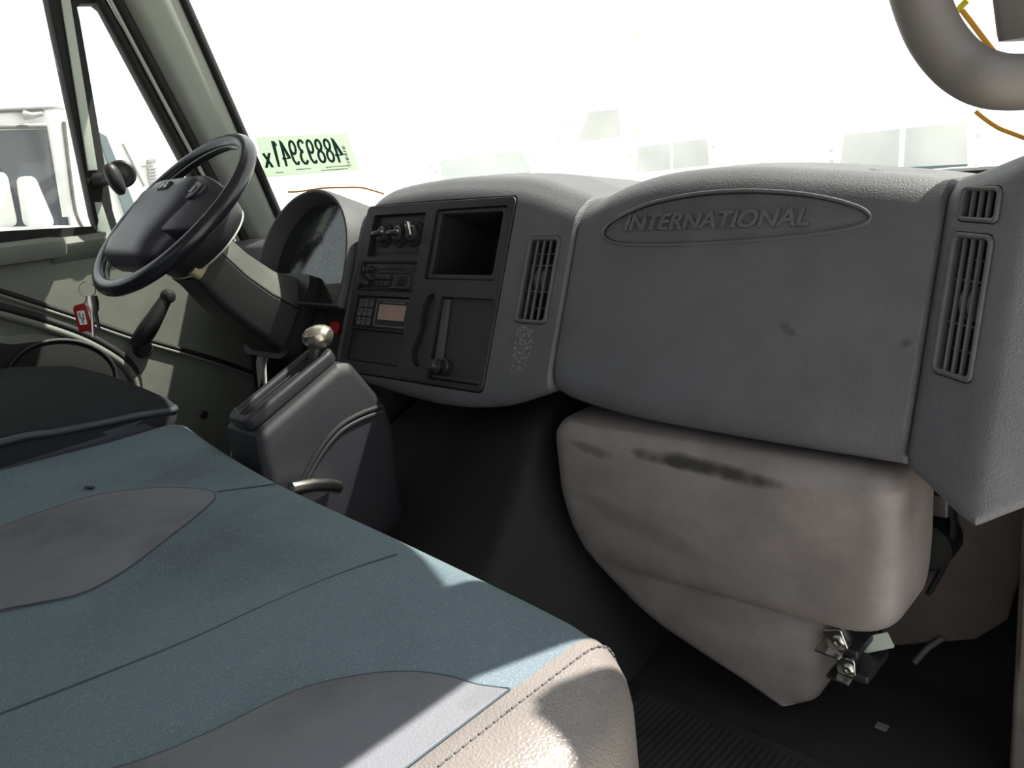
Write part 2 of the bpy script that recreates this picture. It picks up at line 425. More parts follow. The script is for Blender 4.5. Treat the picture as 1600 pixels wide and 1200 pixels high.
# ---- driver side: pillar, door
def pillar(side, name):
    root = empty(name, (side * 0.97, 1.15, 0.76), kind='structure')
    def pt(x, y, z): return Vector((side * x, y, z))
    secs = []
    for z in frange(0.72, 1.56, 15):
        s = -0.272 * (z - 0.79)
        yd = 1.122 - 0.335 * (z - 0.80)          # rear edge, beside the door
        yw = 1.210 + s                            # windshield edge
        wd = 0.004
        poly = [(0.995, yd), (0.968, yd - 0.004), (0.928, yd + 0.016), (0.905, (yd + yw) / 2 + 0.016), (0.902, yw - 0.012), (0.909, yw + 0.004), (0.955, yw + 0.010), (0.995, yw)]
        P = rp([Vector(p) for p in poly], [0.004, 0.01, 0.035, 0.05, 0.012, 0.006, 0.006, 0.004], 4)
        secs.append([pt(p.x, p.y, z) for p in P])
    loft('pillar_cover', secs, 'pillar', root, smooth=60)
    gs = []
    for z in frange(0.72, 1.56, 13):
        gs.append(pt(0.902, 1.210 - 0.272 * (z - 0.79) + 0.004, z))
    tube('windshield_gasket', gs, 0.012, 'blackmatte', root, 8)
    for dx, dy, r, m in ((0.982, -0.042, 0.013, 'blackmatte'), (0.966, -0.028, 0.006, 'strip'), (0.962, -0.012, 0.013, 'blackmatte')):
        g = [pt(dx, 1.122 - 0.335 * (z - 0.80) + dy, z) for z in frange(0.72, 1.55, 11)]
        tube('door_seal' if m != 'door' else 'seal_lip', g, r, m, root, 8)
    return root
pillar(-1, 'trim_1'); pillar(1, 'trim_2')

fd = frame((-W, 0, 0), (0, 1, 0), (0, 0, 1))     # on the driver door: (y, z), normal into the cab
def D(px, py, w=0.0):
    p = AX(px, py, -W + w); return (p.y, p.z)
def D3(px, py, w=0.0): return AX(px, py, -W + w)
door = empty('door_1', (-W, 0.5, 0.05), kind='structure')
plate('door_panel', fd, [[(-0.45, -0.06), (1.40, -0.06), (1.40, 0.55), (1.15, 0.60), (1.10, 0.795), (0.83, 0.80), (0.50, 0.822), (-0.45, 0.85)]], -0.05, 0.0, 'door', door)
# black window surround with two openings
mw = [(-0.38, 0.83), D(-120, 368), D(150, 353), D(145, 338), D(72, -12), D(66, -35), D(50, -45), (-0.38, 1.39)]
qw = [D(183, 352), D(176, 330), D(124, 30), D(120, 12), D(126, 6), D(150, 6), D(160, 14), D(292, 262), D(338, 350)]
plate('window_frame', fd, [[(-0.45, 0.80), (1.115, 0.785), (0.88, 1.46), (-0.45, 1.46)], mw, qw], -0.035, 0.004, 'blackmatte', door, bevel=0.003)
plate('window_glass', fd, [[(-0.40, 0.80), (0.80, 0.79), (0.78, 1.42), (-0.40, 1.42)]], -0.024, -0.019, 'wglass', door)
plate('quarter_glass', fd, [[(q[0] + dx, q[1] + dz) for q, dx, dz in zip((D(178, 358), D(110, 0), D(162, 0), D(345, 358)), (-.01, -.01, .01, .01), (-.01, .01, .01, -.01))]], -0.024, -0.019, 'wglass', door)
st = [D(88, -40, .006), D(103, -40, .006), D(152, 266, .006), D(137, 267, .006)]
plate('channel_strip', fd, [st], 0.004, 0.010, 'strip', door, bevel=0.002)
st = [D(147, 316, .004), D(158, 316, .004), D(173, 362, .004), D(150, 362, .004), D(153, 345, .004)]
plate('channel_strip', fd, [st], 0.004, 0.008, 'strip', door, bevel=0.001)
# sill ledge of the door, with its rounded front end
led = []
for y, s in ((-0.45, 1), (0.3, 1), (0.66, 1), (0.685, 0.85), (0.70, 0.3)):
    z1 = 0.815 - 0.02 * y
    led.append([Vector((-W + a * s, y, z1 - 0.025 + b * s)) for a, b in ((0.0, 0.022), (0.03, 0.022), (0.042, 0.012), (0.044, -0.01), (0.036, -0.026), (0.0, -0.03))])
loft('sill_ledge', led, 'door', door)
led = []
for y, s in ((0.66, 1), (0.8, 1), (0.95, 0.9), (1.08, 0.7)):
    z1 = 0.80
    led.append([Vector((-W + a * s, y, z1 - 0.03 + b)) for a, b in ((0.0, 0.024), (0.018, 0.022), (0.026, 0.008), (0.02, -0.016), (0.0, -0.035))])
loft('sill_cap', led, 'door', door)
# creases and the armrest moulding
g1 = catmull([Vector((-W + 0.004, -0.40, 0.735)), Vector((-W + 0.004, 0.1, 0.73)), D3(-60, 440, .004), D3(0, 455, .004), D3(120, 494, .004), D3(210, 525, .004), D3(330, 560, .004), D3(410, 588, .004)], 6)
tube('crease', g1, 0.007, 'groove', door, 8)
tube('crease_lip', [p + Vector((0.002, 0, -0.011)) for p in g1], 0.005, 'door', door, 8)
g2 = catmull([Vector((-W + 0.01, -0.40, 0.695)), Vector((-W + 0.01, 0.1, 0.69)), D3(-60, 468, .01), D3(0, 480, .01), D3(80, 503, .01), D3(140, 526, .01), D3(190, 556, .01), D3(212, 582, .01), D3(218, 612, .01)], 6)
tube('armrest_edge', g2, 0.010, 'groove', door, 8)
tube('armrest_moulding', [p + Vector((0.002, -0.008, -0.014)) for p in g2], 0.010, 'door', door, 10)
pod = [D(-80, 520), D(0, 524), D(60, 520), D(120, 535), D(170, 560), D(196, 590), D(190, 640), D(100, 690), D(-80, 690)]
pod = [(p.x, p.y) for p in catmull([(a, b, 0) for a, b in pod], 5, True)]
plate('pocket_surround', fd, [pod], 0.0, 0.012, 'door', door, bevel=0.005)
pc = (sum(p[0] for p in pod) / len(pod), sum(p[1] for p in pod) / len(pod))
plate('pocket_shadow_patch', fd, [[(pc[0] + (a - pc[0]) * 0.86, pc[1] + (b - pc[1]) * 0.8) for a, b in pod]], 0.008, 0.014, 'groove', door, bevel=0.002)  # flat dark sheet painted in for the shade inside the pocket
plate('speaker_grille', fd, [ellipse(pc[0] + 0.02, pc[1] - 0.01, 0.115, 0.085, 32, -0.3)], 0.012, 0.022, 'blackmatte', door, bevel=0.006)
tube('speaker_ring', [fd @ Vector((a, b, 0.02)) for a, b in ellipse(pc[0] + 0.02, pc[1] - 0.01, 0.12, 0.09, 40, -0.3)], 0.005, 'tower', door, 8, True)
# window crank
ck = [D3(212, 540, .012), D3(222, 528, .03), D3(240, 500, .05), D3(255, 474, .058), D3(262, 463, .06)]
cr = tube('window_crank', catmull(ck, 5), [0.012, .016, .019, .021, .022, .023, .0235, .024, .0235, .0225, .0215, .0205, .0195, .0185, .0175, .0168, .016, .0155, .015, .015, .015], 'black', door, 12)
fk = frame(ck[-1], (0, 1, 0), (0, 0, 1))
lathe('crank_knob', fk, [(0.001, 0.022), (0.010, 0.02), (0.017, 0.010), (0.019, 0), (0.016, -0.010), (0.008, -0.016)], 'black', cr, 18)
lathe('crank_hub', frame(D3(222, 545, 0.0), (0, 1, 0), (0, 0, 1)), [(0.024, 0), (0.024, 0.012), (0.018, 0.02), (0.001, 0.021)], 'black', door, 20)
# latch of the quarter window
lt = empty('quarter_window_latch', D3(165, 290, 0.01), 'black T-shaped latch handle on the quarter window post', 'latch')
pl = [D3(150, 282, .006), D3(168, 280, .03), D3(172, 280, .045)]
tube('stem', pl, [0.018, 0.015, 0.012], 'black', lt, 10)
tl = [D3(168, 258, .05), D3(173, 268, .055), D3(180, 282, .057), D3(187, 295, .055), D3(190, 303, .05)]
tube('handle', catmull(tl, 4), [.010, .013, .0155, .017, .018, .0185, .019, .019, .0185, .018, .017, .016, .015, .0135, .012, .010, .007], 'black', lt, 12)
fm = frame(D3(190, 272, 0.0), Vector((0.5, 1, 0)).normalized(), (0, 0, 1))
lathe('knob_disc', fm, [(0.001, -0.012), (0.030, -0.012), (0.034, -0.004), (0.034, 0.004), (0.029, 0.008), (0.028, 0.004), (0.018, 0.004), (0.017, 0.009), (0.007, 0.010), (0.006, 0.014), (0.001, 0.014)], 'black', lt, 28)
# kick panel on the driver side, under the dashboard
k1 = plate('trim_3', frame((-W + 0.04, 0, 0), (0, 1, 0), (0, 0, 1)), [[(1.06, 0.02), (1.36, 0.02), (1.36, 0.62), (1.12, 0.62)]], -0.02, 0.0, 'tower'); tag(k1, kind='structure')
tube('edge_strip', [AX(412, 555, -0.93), AX(414, 600, -0.93), AX(420, 650, -0.93)], 0.006, 'strip', k1, 8)
for px, py in ((318, 648), (408, 540)):
    lathe('fastener', frame(AX(px, py, -W + 0.002), (0, 1, 0), (0, 0, 1)), [(0.011, 0), (0.011, 0.004), (0.007, 0.006), (0.001, 0.005)], 'black' if px < 400 else 'chrome', door, 16)

# ---- passenger side: open door, jamb, kick panel
d2 = empty('door_2', (1.05, 1.10, 0.0), kind='structure')
f2 = frame((1.01, 1.03, 0), (1, 0, 0), (0, 0, 1))
plate('door_panel', f2, [[(0.0, -0.10), (1.10, -0.10), (1.12, 0.84), (0.0, 0.80)]], 0.0, 0.06, 'door', d2, bevel=0.01)
plate('window_frame', f2, [[(0.0, 0.80), (1.12, 0.84), (1.12, 1.47), (0.10, 1.47)], [(0.36, 0.86), (1.05, 0.88), (1.05, 1.39), (0.36, 1.39)]], 0.01, 0.05, 'blackmatte', d2, bevel=0.004)
plate('sun_block_panel', f2, [[(0.0, 0.80), (0.37, 0.81), (0.37, 1.465), (0.09, 1.465)]], 0.012, 0.045, 'blackmatte', d2, bevel=0.004)  # unseen solid panel added to keep the sun off the bolster's front
plate('window_glass', f2, [[(0.35, 0.84), (1.08, 0.85), (1.08, 1.42), (0.35, 1.42)]], 0.026, 0.031, 'wglass', d2)
jb = empty('trim_4', (0.97, 1.02, -0.06), kind='structure')
box('jamb_post', (0.936, 1.0, -0.06), (1.0, 1.10, 0.46), 'jamb', jb, 0.008)
box('cowl_side', (0.975, 1.10, -0.06), (1.0, 1.42, 0.78), 'jamb', jb)
box('hinge_plate', (0.944, 0.985, 0.20), (0.99, 1.0, 0.44), 'kick', jb, 0.004)
box('sill_step', (0.955, -0.7, -0.10), (1.0, 1.0, 0.012), 'jamb', jb, 0.006)
kp = [AY(1385, 1002, 1.2), AY(1460, 996, 1.2), AY(1530, 990, 1.2), AY(1580, 960, 1.2), Vector((0.95, 1.2, 0.52)), Vector((0.70, 1.2, 0.52))]
k2 = plate('trim_5', frame((0, 1.2, 0), (1, 0, 0), (0, 0, 1)), [[(p.x, p.z) for p in kp]], -0.0, 0.02, 'kick', bevel=0.004); tag(k2, kind='structure')
tube('cable', [AY(1428, 1036, 1.15), AY(1450, 1012, 1.17), AY(1474, 996, 1.18)], 0.005, 'jamb', k2, 8)

# ================================================================== DASHBOARD
TH = math.radians(24)
O = Vector((0, 1.045, 0.793)); VV = Vector((0, math.sin(TH), math.cos(TH)))
FA = frame(O, (1, 0, 0), VV)
def fp(u, v, w=0.0): return FA @ Vector((u, v, w))
dash = empty('dashboard', (0.0, 1.0, 0.45), 'grey moulded plastic dashboard stretching under the windshield', 'dashboard')

def profile(x, vt, vb, w=0.0, yoff=0.0, yb=None, rt=0.035, rb=0.03, zdrop=0.03, inset=0.0, ub=0.05, roll=0.028):
    """closed section (y, z) of a dashboard body at x"""
    A = fp(x, vt - inset, w - inset); B = fp(x, vb + inset, w - inset)
    yb = (ws_y(x, 0.79) - 0.006) if yb is None else yb
    A1 = fp(x, vt - inset - roll, w - inset)
    pts = [Vector((yb, 0.60)), Vector((yb - 0.05, B.z + ub)), Vector((B.y + yoff, B.z)), Vector((A1.y + yoff, A1.z)), Vector((A.y + yoff + roll * 1.4, A.z + 0.002)), Vector((A.y + yoff + 0.14, A.z - 0.002)), Vector((yb, A.z - zdrop))]
    return [Vector((x, p.x, p.y)) for p in rp(pts, [0.01, 0.03, rb, rt, rt * 1.3, 0.06, 0.004], 7)]

# centre body
VT = [(-0.278, -0.012), (-0.262, 0.008), (-0.235, 0.022), (-0.20, 0.030), (-0.12, 0.036), (-0.024, 0.038), (0.08, 0.033), (0.174, 0.022), (0.25, 0.0), (0.30, -0.017)]
VB = [(-0.278, -0.362), (-0.18, -0.375), (-0.02, -0.388), (0.10, -0.388), (0.20, -0.374), (0.26, -0.354), (0.30, -0.338)]
st = []
us = [-0.278, -0.276] + frange(-0.27, 0.296, 26) + [0.300, 0.302]
for i, u in enumerate(us):
    ins = 0.008 if i in (0, len(us) - 1) else (0.003 if i in (1, len(us) - 2) else 0.0)
    st.append(profile(u, sinterp(VT, u) - 0.001, sinterp(VB, u), rt=0.05, inset=ins, roll=0.024))
centre = loft('centre_body', st, 'dash', dash, smooth=50)
# passenger body
VT2 = [(0.303, -0.019), (0.33, -0.010), (0.364, 0.005), (0.40, 0.015), (0.443, 0.022), (0.50, 0.0245), (0.56, 0.023), (0.62, 0.018), (0.70, 0.008), (0.78, -0.004), (0.84, -0.015)]
VB2 = [(0.303, -0.340), (0.35, -0.352), (0.48, -0.364), (0.70, -0.368), (0.84, -0.368)]
st = []
us = [0.303, 0.305] + frange(0.31, 0.833, 24) + [0.837, 0.839]
for i, u in enumerate(us):
    ins = 0.008 if i in (0, len(us) - 1) else (0.003 if i in (1, len(us) - 2) else 0.0)
    st.append(profile(u, sinterp(VT2, u) - 0.010, sinterp(VB2, u), rt=0.045, rb=0.045, inset=ins, ub=0.02, roll=0.017, zdrop=0.02))
pax = loft('passenger_body', st, 'dash', dash, smooth=50)
# passenger end, turned towards the seat
PHI = math.radians(35)
st = []
path = [(0.840, 0.0, .008), (0.842, -0.001, .003), (0.85, -0.0065, 0), (0.87, -0.0205, 0), (0.89, -0.034, 0), (0.910, -0.048, 0), (0.922, -0.055, 0), (0.931, -0.058, 0), (0.938, -0.0575, 0), (0.948, -0.0545, 0), (0.962, -0.049, 0), (0.99, -0.037, 0), (0.998, -0.032, 0.004)]
for x, yo, ins in path:
    vt = interp([(0.84, -0.024), (0.86, -0.019), (0.88, -0.012), (0.92, 0.004), (0.95, 0.011), (1.0, 0.011)], x)
    vb = interp([(0.84, -0.355), (0.87, -0.362), (0.90, -0.372), (0.931, -0.380), (0.95, -0.368), (1.0, -0.34)], x)
    st.append(profile(x, vt, vb, yoff=yo, rt=0.03, rb=0.012, inset=ins, zdrop=0.02, yb=1.20, roll=0.014))
paxend = loft('end_body', st, 'dash', dash, smooth=40)
# left end behind the wheel
st = []
for x in frange(-0.995, -0.282, 16):
    vt = interp([(-1.0, -0.055), (-0.70, -0.050), (-0.6, -0.03), (-0.5, 0.0), (-0.42, 0.0), (-0.32, -0.03), (-0.28, -0.04)], x)
    vb_d = interp([(-1.0, -0.19), (-0.72, -0.19), (-0.62, -0.30), (-0.28, -0.30)], x)
    st.append(profile(x, vt, vb_d, w=-0.06, rt=0.02, zdrop=0.0, roll=0.012))
left = loft('driver_body', st, 'dash', dash, smooth=40)

# ---- centre bezel
BZ = rrect(-0.257, -0.341, 0.1605, -0.002, 0.012)
cut(centre, [plate('c', FA, [rrect(-0.2595, -0.3435, 0.163, 0.0005, 0.013)], -0.17, 0.03, 'black')])
plate('bezel_gap', FA, [rrect(-0.259, -0.343, 0.1625, 0.0, 0.013), rrect(-0.25, -0.334, 0.155, -0.009, 0.01)], -0.17, -0.006, 'groove', dash)
def snow(s=1.0, dx=0.0):
    pts = [(-0.0095, -0.176), (0.004, -0.190), (0.003, -0.215), (-0.004, -0.238), (0.0, -0.262), (0.004, -0.285), (-0.004, -0.306), (-0.018, -0.313), (-0.033, -0.305), (-0.039, -0.285), (-0.033, -0.262), (-0.029, -0.240), (-0.030, -0.215), (-0.027, -0.190)]
    c = Vector((-0.016, -0.245, 0))
    return [(c.x + (p.x - c.x) * s + dx, c.y + (p.y - c.y) * s) for p in catmull([(a, b, 0) for a, b in pts], 4, True)]
HE = rrect(-0.230, -0.107, -0.0695, -0.022, 0.004); RA = rrect(-0.243, -0.176, -0.0675, -0.1165, 0.004)
KE = rrect(-0.240, -0.250, -0.0715, -0.186, 0.003); BL = rrect(-0.2385, -0.318, -0.0695, -0.2535, 0.003)
CU = rrect(-0.041, -0.150, 0.145, -0.0175, 0.006); RE = rrect(0.0155, -0.332, 0.152, -0.181, 0.006)
bez = plate('centre_bezel', FA, [BZ], -0.03, 0.002, 'bezel', dash, bevel=0.002)
cut(bez, [plate('c', FA, [q], -0.05, 0.02, 'black') for q in (HE, RA, KE, BL, CU, snow(), RE)])
# heater controls
h = plate('heater_controls', FA, [rrect(-0.2295, -0.1065, -0.070, -0.0225, 0.004)], -0.02, -0.007, 'bezel', dash, bevel=0.001)
plate('dial_recess', FA, [rrect(-0.222, -0.099, -0.078, -0.040, 0.018)], -0.0075, -0.0062, 'black', h, bevel=0.0005)
for i, (u, ang) in enumerate(((-0.193, 185), (-0.143, 182), (-0.099, 122))):
    fk = FA @ Matrix.Translation((u, -0.062, -0.006))
    lathe('dial_face', fk, [(0.025, 0), (0.025, 0.003), (0.022, 0.004), (0.001, 0.004)], 'blackmatte', h, 28)
    kb = lathe('knob', fk, [(0.016, 0.004), (0.0155, 0.012), (0.012, 0.015), (0.001, 0.0155)], 'knobrub', h, 24)
    fl_ = fk @ Matrix.Rotation(math.radians(ang), 4, 'Z')
    plate('pointer', fl_, [rrect(-0.012, -0.0050, 0.024, 0.0050, 0.0045)], 0.006, 0.021, 'knobrub', kb, bevel=0.003)
    plate('pointer_mark', fl_, [rrect(0.012, -0.0008, 0.017, 0.0008, 0.0006)], 0.0208, 0.0214, 'white', kb)
    for k in range(7):
        a = math.radians(30 + 20 * k)
        plate('dial_tick', fk @ Matrix.Rotation(a, 4, 'Z'), [rrect(0.0195, -0.0006, 0.0225, 0.0006, 0.0004)], 0.0038, 0.0044, 'keyline' if i != 1 or k < 4 else 'needle', h)
# radio
r = plate('radio', FA, [rrect(-0.2395, -0.1735, -0.070, -0.1185, 0.004)], -0.03, -0.002, 'black', dash, bevel=0.002)
tube('radio_trim', [FA @ Vector((a, b, 0.0)) for a, b in rrect(-0.2395, -0.1735, -0.070, -0.1185, 0.004, 3)], 0.0012, 'bezel', r, 6, True)
plate('cassette_door', FA, [rrect(-0.186, -0.1395, -0.082, -0.1245, 0.002)], -0.003, 0.0, 'knobrub', r, bevel=0.001)
plate('display_window', FA, [rrect(-0.135, -0.166, -0.083, -0.1435, 0.002)], -0.003, -0.0005, 'rglass', r, bevel=0.0005)
plate('display_lip', FA, [rrect(-0.138, -0.1715, -0.081, -0.1665, 0.002)], -0.003, 0.006, 'knobrub', r, bevel=0.002)
for i in range(2):
    for j in range(3):
        plate('preset_button', FA, [rrect(-0.192 + j * 0.017, -0.1525 - i * 0.013, -0.178 + j * 0.017, -0.144 - i * 0.013, 0.001)], -0.003, 0.002, 'knobrub', r, bevel=0.001)
        plate('preset_mark', FA, [rrect(-0.190 + j * 0.017, -0.1455 - i * 0.013, -0.181 + j * 0.017, -0.1445 - i * 0.013, 0.0003)], 0.0018, 0.0024, 'keyline', r)
for u, v, rr in ((-0.226, -0.158, 0.010), (-0.214, -0.131, 0.006), (-0.205, -0.150, 0.006), (-0.228, -0.134, 0.005)):
    lathe('radio_knob', FA @ Matrix.Translation((u, v, -0.003)), [(rr * 1.15, 0), (rr * 1.1, 0.004), (rr, 0.006), (rr * 0.92, 0.017 if rr > 0.008 else 0.009), (0.001, 0.018 if rr > 0.008 else 0.0095)], 'knobrub', r, 20)
plate('cassette_slot', FA, [rrect(-0.18, -0.134, -0.104, -0.1285, 0.001)], -0.0005, 0.0006, 'groove', r)
# keypad display
k = plate('keypad_module', FA, [rrect(-0.239, -0.249, -0.072, -0.187, 0.003)], -0.02, -0.003, 'bezel', dash, bevel=0.001)
for i in range(3):
    for j in range(3):
        u, v = -0.224 + j * 0.0165, -0.2005 - i * 0.0185
        bt = plate('key', FA, [rrect(u - 0.0058, v - 0.0075, u + 0.0058, v + 0.0075, 0.002)], -0.004, -0.0005, 'knobrub', k, bevel=0.001)
        plate('key_outline', FA, [rrect(u - 0.0054, v - 0.0071, u + 0.0054, v + 0.0071, 0.002), rrect(u - 0.0038, v - 0.0055, u + 0.0038, v + 0.0055, 0.001)], -0.0007, -0.0002, 'keyline', bt)
        plate('key_symbol', FA, [rrect(u - 0.002, v - 0.0032, u + 0.002, v - 0.0012, 0.0005)], -0.0007, -0.0002, 'keyline', bt)
sc = plate('display_frame', FA, [rrect(-0.175, -0.2445, -0.076, -0.191, 0.002), rrect(-0.1735, -0.243, -0.0775, -0.1925, 0.001)], -0.004, -0.0022, 'keyline', k)
plate('display_screen', FA, [rrect(-0.164, -0.2315, -0.083, -0.2015, 0.001)], -0.004, -0.0015, 'lcd', k)
plate('printed_line', FA, [rrect(-0.155, -0.1975, -0.122, -0.1955, 0.0004)], -0.004, -0.0025, 'keyline', k)
plate('printed_line', FA, [rrect(-0.118, -0.1975, -0.088, -0.1955, 0.0004)], -0.004, -0.0025, 'keyline', k)
plate('blank_cover', FA, [rrect(-0.2375, -0.317, -0.0705, -0.2545, 0.003)], -0.02, -0.002, 'bezel', dash, bevel=0.001)
# open storage cubby: walls and back behind the opening
cb = plate('cubby_rim', FA, [rrect(-0.0405, -0.1495, 0.1445, -0.018, 0.006), rrect(-0.029, -0.139, 0.132, -0.027, 0.006)], -0.02, -0.0015, 'bezel', dash, bevel=0.003)
plate('cubby_walls', FA, [rrect(-0.037, -0.147, 0.141, -0.020, 0.006), rrect(-0.030, -0.140, 0.133, -0.026, 0.006)], -0.15, -0.018, 'black', cb)
plate('cubby_back', FA, [rrect(-0.038, -0.148, 0.142, -0.019, 0.006)], -0.156, -0.15, 'black', cb)
plate('oval_recess', FA, [snow(1.12)], -0.03, -0.007, 'bezel', dash)
rc = plate('tray_recess', FA, [rrect(0.010, -0.336, 0.157, -0.177, 0.004)], -0.026, -0.009, 'bezel', dash)
plate('tray_lip', FA, [rrect(0.024, -0.329, 0.149, -0.322, 0.002)], -0.012, -0.001, 'bezel', rc, bevel=0.002)
bar = plate('strap_bar', FA, [[(0.016, -0.184), (0.033, -0.184), (0.0405, -0.300), (0.0215, -0.302)]], -0.012, -0.003, 'strapm', rc, bevel=0.002)
lathe('strap_knob', FA @ Matrix.Translation((0.030, -0.306, -0.004)), [(0.014, 0), (0.014, 0.004), (0.011, 0.006), (0.010, 0.014), (0.008, 0.017), (0.001, 0.017)], 'black', bar, 22)
lathe('strap_knob_ring', FA @ Matrix.Translation((0.050, -0.304, -0.010)), [(0.0125, 0), (0.0125, 0.008), (0.0105, 0.010), (0.0105, 0.006), (0.001, 0.006)], 'black', bar, 22)

# ---- air vents
def vent(parent, fr, u0, v0, u1, v1, body, slots=4, wheels=True, cross=(0.36, 0.17, 0.69, 0.86), rad=0.010, edge=0.0062):
    root = None
    cut(body, [plate('c', fr, [rrect(u0 - 0.001, v0 - 0.001, u1 + 0.001, v1 + 0.001, rad)], -0.05, 0.03, 'black')])
    root = plate('air_vent', fr, [rrect(u0, v0, u1, v1, rad), rrect(u0 + edge, v0 + edge, u1 - edge, v1 - edge, rad * 0.55)], -0.010, 0.003, 'vent', parent, bevel=0.0025)
    plate('vent_back', fr, [rrect(u0, v0, u1, v1, rad)], -0.049, -0.046, 'groove', root)  # dark sheet that deepens the shade behind the slats
    wi = (u1 - u0 - 2 * edge); t = 0.0030
    for i in range(1, slots):
        u = u0 + edge + wi * i / slots
        plate('slat', fr, [rrect(u - t / 2, v0 + edge - 0.002, u + t / 2, v1 - edge + 0.002, 0.0003, 1)], -0.005, 0.0008, 'vent', root, bevel=0.0012)
    for i, c in enumerate(cross):
        v = v0 + edge + (v1 - v0 - 2 * edge) * c
        d = 0.008 if i in (1, 2) else 0.018
        if len(cross) == 4: d = 0.004 if i in (0, 2) else 0.016
        plate('vane', fr, [rrect(u0 + edge - 0.001, v - 0.0012, u1 - edge + 0.001, v + 0.0012, 0.0003, 1)], -d - 0.004, -d, 'vent', root, bevel=0.0006)
    if wheels:
        for s in (0.375, 0.625):
            u = u0 + edge + wi * s; v = v0 + (v1 - v0) * 0.53
            fw = frame(fr @ Vector((u, v, -0.0115)), (fr.col[1].xyz), (fr.col[2].xyz))
            lathe('thumbwheel', fw @ Matrix.Translation((0, -0.004, -0.0032)), [(0.001, 0), (0.0155, 0), (0.0165, 0.0012), (0.0165, 0.0052), (0.0155, 0.0064), (0.001, 0.0064)], 'vent', root, 30, 1.2, 0.8)
    return root
vent(dash, FA, 0.205, -0.218, 0.275, -0.074, centre)
FB = frame(fp(0.841, 0, 0), (math.cos(PHI), -math.sin(PHI), 0), VV)
vent(dash, FB, 0.018, -0.236, 0.079, -0.078, paxend)
vent(dash, FB, 0.021, -0.066, 0.080, -0.026, paxend, wheels=False, cross=(), rad=0.008, edge=0.0055)
# ---- emblem panel with raised lettering
EL = [(p.x, p.y) for p in catmull([(0.357, -0.066, 0), (0.375, -0.050, 0), (0.43, -0.029, 0), (0.50, -0.0185, 0), (0.57, -0.0165, 0), (0.64, -0.022, 0), (0.70, -0.033, 0), (0.745, -0.048, 0), (0.759, -0.061, 0), (0.745, -0.071, 0), (0.70, -0.079, 0), (0.62, -0.086, 0), (0.53, -0.090, 0), (0.45, -0.091, 0), (0.39, -0.088, 0), (0.363, -0.079, 0)], 6, True)]
def shrink(P, d):
    c = (0.557, -0.055); return [(c[0] + (a - c[0]) * (1 - d / 0.2), c[1] + (b - c[1]) * (1 - d / 0.037)) for a, b in P]
cut(pax, [plate('c', FA, [EL], -0.007, 0.03, 'black')])
tube('emblem_rim', [FA @ Vector((a, b, 0.0)) for a, b in EL], 0.0026, 'dash', dash, 8, True)
em = plate('emblem_panel', FA, [shrink(EL, 0.003)], -0.007, -0.0025, 'dash', dash, bevel=0.002)
text('raised_lettering', 'INTERNATIONAL', FA @ Matrix.Translation((0.538, -0.0575, -0.0028)), 0.0335, 0, 0.0035, 'dash', em, bevel=0.0009, sx=1.10, shear=0.18)
# worn patch below the centre vent: scuffed paint as small flakes
random.seed(4)
vsf = []; fsf = []
for i in range(170):
    t = random.random(); u = 0.212 + random.random() * 0.044 * (1 - 0.25 * t) + 0.004 * t; v = -0.224 - 0.075 * t
    a = random.random() * 6.28; s = random.uniform(0.0004, 0.0017) * (1 - 0.4 * t)
    b = len(vsf); q = [(u + s * math.cos(a + k * 1.57) * random.uniform(.5, 1.3), v + s * math.sin(a + k * 1.57) * random.uniform(.6, 1.6)) for k in range(4)]
    for x, y in q: vsf.append(fp(x, y, 0.0006))
    for x, y in q: vsf.append(fp(x, y, -0.0005))
    fsf += [(b, b + 1, b + 2, b + 3)] + [(b + k, b + 4 + k, b + 4 + (k + 1) % 4, b + (k + 1) % 4) for k in range(4)]
sf = pyd('scuff_flakes', vsf, fsf, mat('scuffed_paint', (0.28, 0.26, 0.22), 0.7), dash, 0); sf['kind'] = 'stuff'

# ---- instrument cluster
HO = [(-0.640, -0.215), (-0.643, -0.15), (-0.636, -0.085), (-0.605, -0.022), (-0.545, 0.026), (-0.468, 0.045), (-0.400, 0.036), (-0.345, 0.008), (-0.305, -0.040), (-0.285, -0.10), (-0.280, -0.16), (-0.285, -0.215)]
HO = [(p.x, p.y) for p in catmull([(a, b, 0) for a, b in HO], 5)]
def hs(s, dw): 
    c = (-0.462, -0.12); return [FA @ Vector((c[0] + (a - c[0]) * s, c[1] + (b - c[1]) * s, dw)) for a, b in HO]
hood = loft('instrument_hood', [hs(1.0, -0.14), hs(1.0, -0.03), hs(0.995, 0.002), hs(0.975, 0.010), hs(0.945, 0.010), hs(0.925, 0.003), hs(0.88, -0.035), hs(0.86, -0.075)], 'hood', dash, ring=True, caps=False, smooth=50)
c = (-0.462, -0.12)
plate('gauge_panel', FA, [[(c[0] + (a - c[0]) * 0.90, c[1] + (b - c[1]) * 0.90) for a, b in HO]], -0.08, -0.06, 'gauge', hood)
